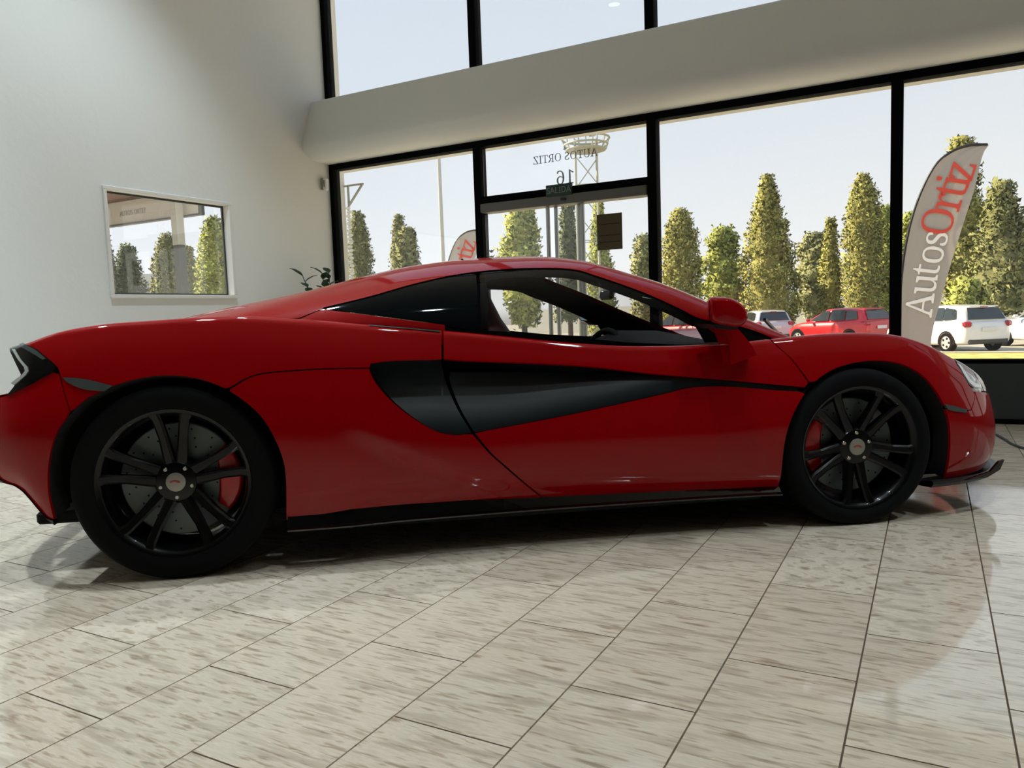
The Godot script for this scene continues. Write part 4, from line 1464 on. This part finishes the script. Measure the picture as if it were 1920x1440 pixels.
func parked_car(at: Vector3, turn: float, color: Color, label: String, size := Vector3(4.0, 1.46, 1.74)) -> void:
	# a five-door hatchback, nose along +x
	var t := thing("parked_car", at, turn)
	tag(t, label, "car", "cars in the car park")
	var body_m := paint("car_paint_%d" % used["parked_car"], color, 0.35, 0.0, 0.8)
	var L := size.x / 4.0
	var H := size.y / 1.46
	var hw := size.z / 2.0
	# lower body: stations with half width, bottom, belt height
	var st := [[-1.96, .62, .42, .70], [-1.93, .74, .32, .86], [-1.84, .84, .26, .95], [-1.5, .88, .22, .98], [-0.6, .89, .21, .95], [0.5, .89, .21, .92], [1.1, .88, .22, .90], [1.5, .84, .24, .82], [1.82, .74, .28, .70], [1.96, .58, .34, .58], [2.02, .36, .38, .52]]
	var mb := MB.new()
	var rows := []
	for q in st:
		var row := []
		var w: float = q[1] * hw / 0.89
		for p in [[.86, 0.0], [.97, .10], [1.0, .40], [.99, .70], [.95, .90], [.86, 1.0], [.45, 1.02], [0.0, 1.03], [-.45, 1.02], [-.86, 1.0], [-.95, .90], [-.99, .70], [-1.0, .40], [-.97, .10], [-.86, 0.0]]:
			row.append(Vector3(q[0] * L, lerpf(q[2], q[3], p[1]) * H, p[0] * w))
		rows.append(row)
	mb.grid(rows, false, true)
	mb.face(rows[0], Vector3(-1, 0, 0))
	mb.face(rows[10], Vector3(1, 0, 0))
	put(mb, "body", body_m, t)
	# cabin
	var cab := [[-1.86, .66, .92, .94], [-1.80, .655, .92, 1.08], [-1.62, .64, .92, 1.36], [-1.40, .62, .92, 1.42], [-0.7, .61, .90, 1.46], [0.05, .60, .88, 1.42], [0.55, .58, .88, 1.20], [1.05, .56, .86, .92]]
	rows = []
	for q in cab:
		var row := []
		for p in [[1.24, 0.0], [1.14, .35], [1.03, .80], [.93, .94], [.70, .99], [0.0, 1.0], [-.70, .99], [-.93, .94], [-1.03, .80], [-1.14, .35], [-1.24, 0.0]]:
			row.append(Vector3(q[0] * L, lerpf(q[2], q[3], p[1]) * H, p[0] * q[1] * hw / 0.87))
		rows.append(row)
	mb = MB.new()
	mb.grid(rows)
	mb.face(rows[0], Vector3(-1, 0, 0))
	put(mb, "cabin", body_m, t)
	var glass: Material = M["black_gloss"]
	mb = MB.new()
	var rw := [Vector3(-1.86, 1.00, .64), Vector3(-1.86, 1.00, -.64), Vector3(-1.672, 1.35, -.54), Vector3(-1.672, 1.35, .54)]
	var q4 := []
	for p in rw:
		q4.append(Vector3((p.x - 0.012) * L, p.y * H, p.z * hw / 0.87))
	mb.face(q4, Vector3(-1, 0.4, 0))
	put(mb, "rear_window", M["mirror_dark"], t)
	for sd in [1.0, -1.0]:
		for w in [[[-1.52, 1.02], [-1.40, 1.32], [-0.98, 1.37], [-0.98, .98]], [[-0.93, .98], [-0.93, 1.37], [-0.28, 1.37], [-0.22, .97]], [[-0.16, .97], [-0.20, 1.36], [0.08, 1.34], [0.72, .95]]]:
			mb = MB.new()
			var pts := []
			for p in w:
				var zz := lerpf(.775, .66, clampf((p[1] - .95) / .4, 0, 1)) * hw / 0.87
				pts.append(Vector3(p[0] * L, p[1] * H, (zz + 0.012) * sd))
			mb.face(pts, Vector3(0, 0.2, sd))
			put(mb, "side_window", M["mirror_dark"], t)
		mb = MB.new()
		mb.box(Vector3(-1.90 * L, .86 * H, .70 * sd * hw / 0.87), Vector3(0.16, 0.17, 0.26), 0.05, Basis(Vector3.UP, 0.35 * sd))
		put(mb, "tail_light", M["tail_bright"], t)
		mb = MB.new()
		mb.box(Vector3(0.62 * L, 1.0 * H, 0.98 * sd * hw / 0.87), Vector3(0.10, 0.13, 0.20), 0.04)
		put(mb, "door_mirror", body_m, t)
		for x in [-1.22, 1.27]:
			var w := thing("wheel", Vector3(x * L, 0.30 * H, 0.90 * sd * hw / 0.89), 0.0 if sd > 0 else PI, t)
			mb = MB.new()
			mb.lathe([[0.20, -0.19], [0.29, -0.19], [0.31, -0.16], [0.31, -0.03], [0.29, 0.0], [0.205, 0.0], [0.20, -0.02]], 28)
			put(mb, "tyre", M["black_rubber"], w)
			mb = MB.new()
			mb.lathe([[0.0, -0.01], [0.05, -0.012], [0.19, -0.03], [0.20, -0.012], [0.205, -0.004]], 28)
			put(mb, "hubcap", M["steel"], w)
			mb = MB.new()
			for k in 5:
				var a := TAU * k / 5
				mb.lathe([[0.0, -0.012], [0.038, -0.012], [0.038, -0.03]], 10, Vector3(cos(a) * 0.13, sin(a) * 0.13, 0))
			put(mb, "hubcap_holes", M["liner"], w)
			mb = MB.new()
			mb.lathe([[0.35, -0.30], [0.35, 0.004], [0.30, 0.004]], 20, Vector3(x * L, 0.31 * H, 0.885 * sd * hw / 0.89), Basis(Vector3(1, 0, 0), Vector3(0, 1, 0), Vector3(0, 0, sd)), -0.2, PI + 0.2)
			put(mb, "wheel_arch", M["liner"], t)
	mb = MB.new()
	mb.box(Vector3(-1.93 * L, .33 * H, 0), Vector3(0.10, 0.15, 1.36), 0.04)
	put(mb, "rear_valance", M["pot"], t)
	mb = MB.new()
	mb.box(Vector3(-1.99 * L, .70 * H, 0), Vector3(0.02, 0.115, 0.52), 0.004)
	put(mb, "number_plate", M["white_trim"], t)
	mb = MB.new()
	mb.box(Vector3(-1.66 * L, 1.395 * H, 0), Vector3(0.16, 0.03, 1.0), 0.012)
	put(mb, "roof_spoiler", body_m, t)
	mb = MB.new()
	mb.box(Vector3(-1.74 * L, 1.385 * H, 0), Vector3(0.02, 0.025, 0.26), 0.004)
	put(mb, "brake_light", M["tail_bright"], t)

func vehicles() -> void:
	paint("mirror_dark", rgb(44, 52, 54), 0.06, 0.0, 0.6)
	paint("tail_bright", rgb(168, 14, 34), 0.25, 0.0, 0.6)
	parked_car(Vector3(0.30, GROUND, -28.8), deg_to_rad(128), rgb(238, 238, 236), "white hatchback seen from behind, right of the tall banner")
	parked_car(Vector3(3.55, GROUND, -30.2), deg_to_rad(126), rgb(240, 240, 238), "white car cut off by the right edge of the picture")
	parked_car(Vector3(-3.3, GROUND, -33.2), deg_to_rad(146), rgb(206, 20, 26), "bright red hatchback parked left of the dark window post")
	parked_car(Vector3(-6.9, GROUND, -36.5), deg_to_rad(118), rgb(206, 208, 212), "silver white hatchback between the door mirror and the red hatchback")
	parked_car(Vector3(-9.4, GROUND, -32.5), deg_to_rad(150), rgb(190, 40, 44), "red car seen through the windscreen of the sports car")
	parked_car(Vector3(-0.9, GROUND, -36.4), deg_to_rad(128), rgb(120, 76, 74), "dull maroon car half hidden behind the tall banner")

# ---------------------------------------------------------------- trees
func crown(kind: int, u: float, seed_: int) -> float:
	if kind == 0:
		return pow(maxf(1.0 - pow(u, 5.0), 0.0), 0.7) * (0.72 + 0.28 * smoothstep(0.0, 0.25, u)) * (1.0 - 0.12 * u)
	if kind == 1:
		return (1.0 - pow(u, 1.6)) * (0.75 + 0.25 * smoothstep(0.0, 0.2, u)) + 0.05
	if kind == 3:
		return (1.0 - pow(u, 1.25)) * (0.62 + 0.55 * (1.0 - fposmod(u * 6.5 + seed_ * 0.37, 1.0))) + 0.06
	return 0.30 + 0.70 * pow(maxf(sin(PI * pow(u, 0.75)), 0.0), 0.8) * (0.75 + 0.25 * sin(u * 21.0 + seed_))

func tree(label: String, x: float, z: float, top: float, r: float, kind: int, tone: Array, seed_: int) -> void:
	var rg := RandomNumberGenerator.new()
	rg.seed = seed_
	var h := top - GROUND
	var t := thing(["cypress_tree", "cone_cypress_tree", "pine_tree", "layered_conifer"][kind], Vector3(x, GROUND, z), rg.randf() * TAU)
	tag(t, label, "tree", "trees round the car park")
	var mb := MB.new()
	mb.tube([Vector3(0, -0.05, 0), Vector3(0.03, h * 0.3, 0.02), Vector3(0, h * 0.8, 0)], [0.13 + r * 0.05, 0.11, 0.03], 8)
	put(mb, "trunk", M["bark"], t)
	var lit := Color(tone[0], tone[1], tone[2])
	var base := 0.05 if kind < 2 else 0.16
	mb = MB.new()
	mb.tinted = true
	mb.tint = lit
	# dense inside
	var rows := []
	for i in 15:
		var u := i / 14.0
		var row := []
		for k in 14:
			var a := TAU * k / 14
			var rr: float = r * crown(kind, u, seed_) * 0.66 * (0.85 + 0.3 * rg.randf())
			row.append(Vector3(cos(a) * rr, h * lerpf(base, 0.975, u), sin(a) * rr))
		rows.append(row)
	mb.grid(rows, false, true)
	# boughs: bushels of small leaf sprays over the outline
	var boughs := int(260 + 80 * h * r * (1.0 if kind < 2 else 0.85))
	for i in boughs:
		var u := pow(rg.randf(), 0.9)
		var a := rg.randf() * TAU
		var rr: float = r * crown(kind, u, seed_) * (0.80 + 0.26 * rg.randf())
		rr *= 1.0 + 0.16 * sin(a * 2.0 + u * 11.0 + seed_) * sin(a * 3.0 - u * 23.0 + seed_ * 1.7)
		if kind >= 2:
			rr *= 0.72 + 0.42 * sin(a * 3.0 + u * 17.0 + seed_) * sin(u * 9.0 + seed_ * 2.0)
		var c := Vector3(cos(a) * rr, h * lerpf(base, 0.985, u), sin(a) * rr)
		var out := Vector3(cos(a), 0.35, sin(a)).normalized()
		var size := (0.13 + 0.13 * rg.randf()) * (1.0 if kind < 2 else 1.35)
		var tint := lit * (0.60 + 0.75 * rg.randf())
		tint = tint.lerp(Color(tint.g * 0.9, tint.g, tint.b * 0.8), rg.randf() * 0.6)
		tint.a = 1.0
		for q in 15:
			mb.tint = tint * (0.9 + 0.2 * rg.randf())
			mb.tint.a = 1.0
			var d := Vector3(rg.randf_range(-1, 1), rg.randf_range(-1, 1), rg.randf_range(-1, 1))
			var p := c + d * size
			var e1 := Vector3(rg.randf_range(-1, 1), rg.randf_range(-0.4, 1.4), rg.randf_range(-1, 1)).normalized() * size * 0.62
			var e2 := Vector3(rg.randf_range(-1, 1), rg.randf_range(-1, 1), rg.randf_range(-1, 1)).normalized() * size * 0.34
			var nn := (out + d * 0.9).normalized()
			mb.tri(p - e2, p + e1, p + e2, nn, nn, nn)
	put(mb, "foliage", M["foliage"], t)

func trees() -> void:
	var yel := [0.375, 0.348, 0.106]
	var oli := [0.256, 0.258, 0.106]
	var drk := [0.150, 0.180, 0.094]
	var lim := [0.413, 0.444, 0.119]
	var pal := [0.375, 0.372, 0.188]
	var list := [
		["slim blunt cypress nearest the left window post", -29.6, -35.9, 7.2, 0.66, 0, oli],
		["layered dark conifer beside the lamp post", -25.0, -34.4, 5.7, 1.15, 3, oli],
		["pointed conifer between the slim blunt cypress and the layered conifer", -28.9, -38.9, 7.3, 0.85, 1, oli],
		["bright green bushy tree behind the left door leaf", -18.9, -36.0, 6.4, 1.35, 2, lim],
		["dark conifer between the two door stiles", -19.2, -42.6, 7.2, 0.95, 3, drk],
		["narrow pointed cypress behind the brown poster", -16.1, -39.9, 7.0, 0.72, 1, lim],
		["small sparse tree at the right door post", -15.9, -46.6, 5.5, 0.85, 2, pal],
		["rounded olive cypress right of the door post", -11.6, -40.0, 6.1, 1.00, 0, yel],
		["low spreading pine beside the rounded cypress", -10.6, -44.9, 5.4, 1.35, 2, lim],
		["largest cypress, broad and full, above the door mirror", -7.25, -40.2, 7.3, 1.50, 1, yel],
		["pale loose tree right of the largest cypress", -6.3, -49.7, 5.1, 1.25, 2, pal],
		["slim pointed cypress in front of the pale loose tree", -4.95, -45.9, 5.55, 0.58, 1, yel],
		["tall olive cypress left of the dark window post", -3.25, -44.8, 7.6, 0.95, 0, yel],
		["light green tree against the dark window post", -2.6, -51.8, 6.5, 1.10, 2, lim],
		["light green tree seen between window post and tall banner", -1.3, -54.8, 6.3, 1.05, 2, lim],
		["tall tree whose tip shows above the tall banner", 1.25, -47.3, 9.2, 1.15, 2, yel],
		["dark slim cypress along the right edge of the tall banner", 1.55, -52.5, 7.2, 0.75, 1, drk],
		["large layered pine above the white hatchback", 2.62, -40.9, 5.9, 1.75, 3, oli],
		["pine cut off by the right edge of the picture", 5.6, -49.0, 5.3, 1.6, 2, oli],
		["yellow green shrub behind the white hatchback", 1.25, -37.4, 1.5, 0.8, 2, lim],
		["dark tree at the left edge of the small window", -37.9, -25.5, 5.8, 0.55, 1, drk],
		["round grey-green tree second from the left in the small window", -38.7, -27.3, 5.4, 0.75, 0, drk],
		["low brownish tree in the middle of the small window", -38.6, -29.9, 4.9, 0.80, 1, oli],
		["full tree with a pointed top left of the canopy column", -33.3, -25.7, 5.4, 0.80, 0, oli],
		["slender tree behind the canopy column", -35.8, -28.9, 5.2, 0.60, 1, yel],
		["tall olive tree at the right side of the small window", -29.6, -25.4, 5.9, 0.85, 0, lim],
	]
	for i in list.size():
		var q: Array = list[i]
		tree(q[0], q[1], q[2], q[3], q[4], q[5], q[6], 100 + i)

# ---------------------------------------------------------------- small things indoors
func small_things() -> void:
	# exit sign above the door
	var s := thing("exit_sign", Vector3(-3.02, 2.04, ZW + 0.03))
	tag(s, "small green SALIDA exit sign above the entrance door", "sign")
	var mb := MB.new()
	mb.box(Vector3(0, 0, 0), Vector3(0.26, 0.105, 0.03), 0.004)
	put(mb, "plate", M["sign_green"], s)
	letters("SALIDA", "lettering", 0.055, 0.003, M["sign_white"], s, Vector3(0, 0.0, 0.0165))
	# lettering stuck to the outside of the overlight, so it reads backwards from indoors
	var back := Basis(Vector3.UP, PI)
	var d := thing("window_lettering", Vector3(-3.0, 2.355, ZW - 0.068))
	tag(d, "dark AUTOS ORTIZ lettering on the glass above the door, seen in reverse", "lettering")
	letters("AUTOS ORTIZ", "letters", 0.072, 0.002, M["decal_dark"], d, Vector3.ZERO, back, true)
	mb = MB.new()
	mb.prism(PackedVector2Array([Vector2(-0.014, 0.0), Vector2(0.012, -0.004), Vector2(0.010, 0.016), Vector2(0.002, 0.034), Vector2(-0.004, 0.014)]), -0.001, 0.001, Vector3(0, 0.062, 0))
	put(mb, "crest", M["decal_dark"], d)
	var n := thing("house_number", Vector3(-3.0, 2.165, ZW - 0.068))
	tag(n, "dark house number 16 on the glass above the door, seen in reverse", "number")
	letters("16", "digits", 0.125, 0.002, M["decal_dark"], n, Vector3.ZERO, back, true)
	# poster on the door glass
	var p := thing("poster", Vector3(-2.56, 1.63, ZW - 0.028))
	tag(p, "brown square notice stuck to the glass of the entrance door", "poster")
	mb = MB.new()
	mb.box(Vector3(0, 0, 0), Vector3(0.24, 0.32, 0.004))
	put(mb, "sheet", M["poster"], p)
	for y in [0.07, -0.03, -0.09]:
		mb = MB.new()
		mb.box(Vector3(0, y, 0.0025), Vector3(0.20, 0.008, 0.001))
		put(mb, "printed_line", M["soil"], p)
	# bird decals on the left leaf
	for k in 2:
		mb = MB.new()
		var y := 1.545 - 0.055 * k
		mb.prism(PackedVector2Array([Vector2(-0.04, 0.018), Vector2(-0.012, 0.004), Vector2(0, 0.012), Vector2(0.012, 0.004), Vector2(0.04, 0.018), Vector2(0.014, -0.012), Vector2(0, -0.018), Vector2(-0.014, -0.012)]), -0.001, 0.001, Vector3(-3.795, y, ZW - 0.03))
		tag(put(mb, "bird_decal", M["grey_trim"]), ["upper", "lower"][k] + " grey bird decal on the left door leaf", "decal", "bird decals on the door")
	# motion detector at the corner
	var al := thing("motion_detector", Vector3(XL, 2.385, ZW + 0.11))
	tag(al, "small white motion detector on the left wall beside the window post", "detector")
	mb = MB.new()
	mb.box(Vector3(0.012, 0, 0), Vector3(0.024, 0.12, 0.06), 0.004)
	put(mb, "back_box", M["grey_trim"], al)
	mb = MB.new()
	mb.box(Vector3(0.045, -0.003, 0), Vector3(0.045, 0.135, 0.065), 0.014)
	put(mb, "cover", M["white_trim"], al)
	mb = MB.new()
	mb.box(Vector3(0.050, 0.0, 0.033), Vector3(0.012, 0.07, 0.004), 0.0015)
	put(mb, "lens", M["base_panel"], al)
	# potted plant in the corner behind the car
	var pl := thing("potted_plant", Vector3(-5.43, 0, -6.12))
	tag(pl, "dark green leafy plant in the corner behind the car", "plant")
	mb = MB.new()
	mb.lathe([[0.0, 0.0], [0.13, 0.0], [0.15, 0.02], [0.19, 0.36], [0.20, 0.38], [0.185, 0.39], [0.175, 0.36]], 24, Vector3.ZERO, Basis(Vector3.RIGHT, -PI / 2))
	put(mb, "pot", M["pot"], pl)
	mb = MB.new()
	mb.lathe([[0.18, 0.35], [0.0, 0.36]], 20, Vector3.ZERO, Basis(Vector3.RIGHT, -PI / 2))
	put(mb, "soil", M["soil"], pl)
	var rg := RandomNumberGenerator.new()
	rg.seed = 31
	for k in 7:
		var a := TAU * k / 7 + rg.randf() * 0.5
		var lean := 0.10 + 0.22 * rg.randf()
		var topv := Vector3(cos(a) * lean, 1.22 + 0.22 * rg.randf(), sin(a) * lean)
		var stem := [Vector3(cos(a) * 0.03, 0.34, sin(a) * 0.03), Vector3(cos(a) * lean * 0.3, 0.8, sin(a) * lean * 0.3), topv]
		mb = MB.new()
		mb.tube(stem, [0.009, 0.007, 0.004], 6)
		put(mb, "stem", M["leaf"], pl)
		for q in 14:
			var u := lerpf(0.35, 1.0, q / 13.0)
			var p0: Vector3 = stem[1].lerp(stem[2], clampf(u * 2.0 - 1.0, 0.0, 1.0)) if u > 0.5 else stem[0].lerp(stem[1], u * 2.0)
			var b := a + q * 2.4
			var dir := Vector3(cos(b), 0.35 + 0.4 * rg.randf(), sin(b)).normalized()
			var sidev := dir.cross(Vector3.UP).normalized()
			var upv := sidev.cross(dir)
			var ln := 0.11 + 0.06 * rg.randf()
			mb = MB.new()
			var mid := [p0, p0 + dir * ln * 0.35 + upv * 0.006, p0 + dir * ln * 0.7 + upv * 0.004, p0 + dir * ln - upv * 0.010]
			var wd := [0.005, 0.040, 0.034, 0.001]
			var lrows := []
			for w in [-1.0, 0.0, 1.0]:
				var row := []
				for j in 4:
					row.append(mid[j] + sidev * wd[j] * w + upv * (0.006 if w != 0.0 else 0.0))
				lrows.append(row)
			mb.grid(lrows)
			put(mb, "leaf", M["leaf"], pl)
	# cable on the floor
	mb = MB.new()
	var path := []
	for q in smooth_line([[0.20, -6.50], [0.30, -6.30], [0.37, -6.05], [0.42, -5.79], [0.45, -5.60], [0.52, -5.44], [0.66, -5.34], [0.90, -5.36], [1.3, -5.5], [1.62, -5.9]], 5):
		path.append(Vector3(q[0], 0.008, q[1]))
	mb.tube(path, [0.0075], 8)
	tag(put(mb, "floor_cable", M["cable"]), "dark cable lying on the floor beyond the nose of the car", "cable")
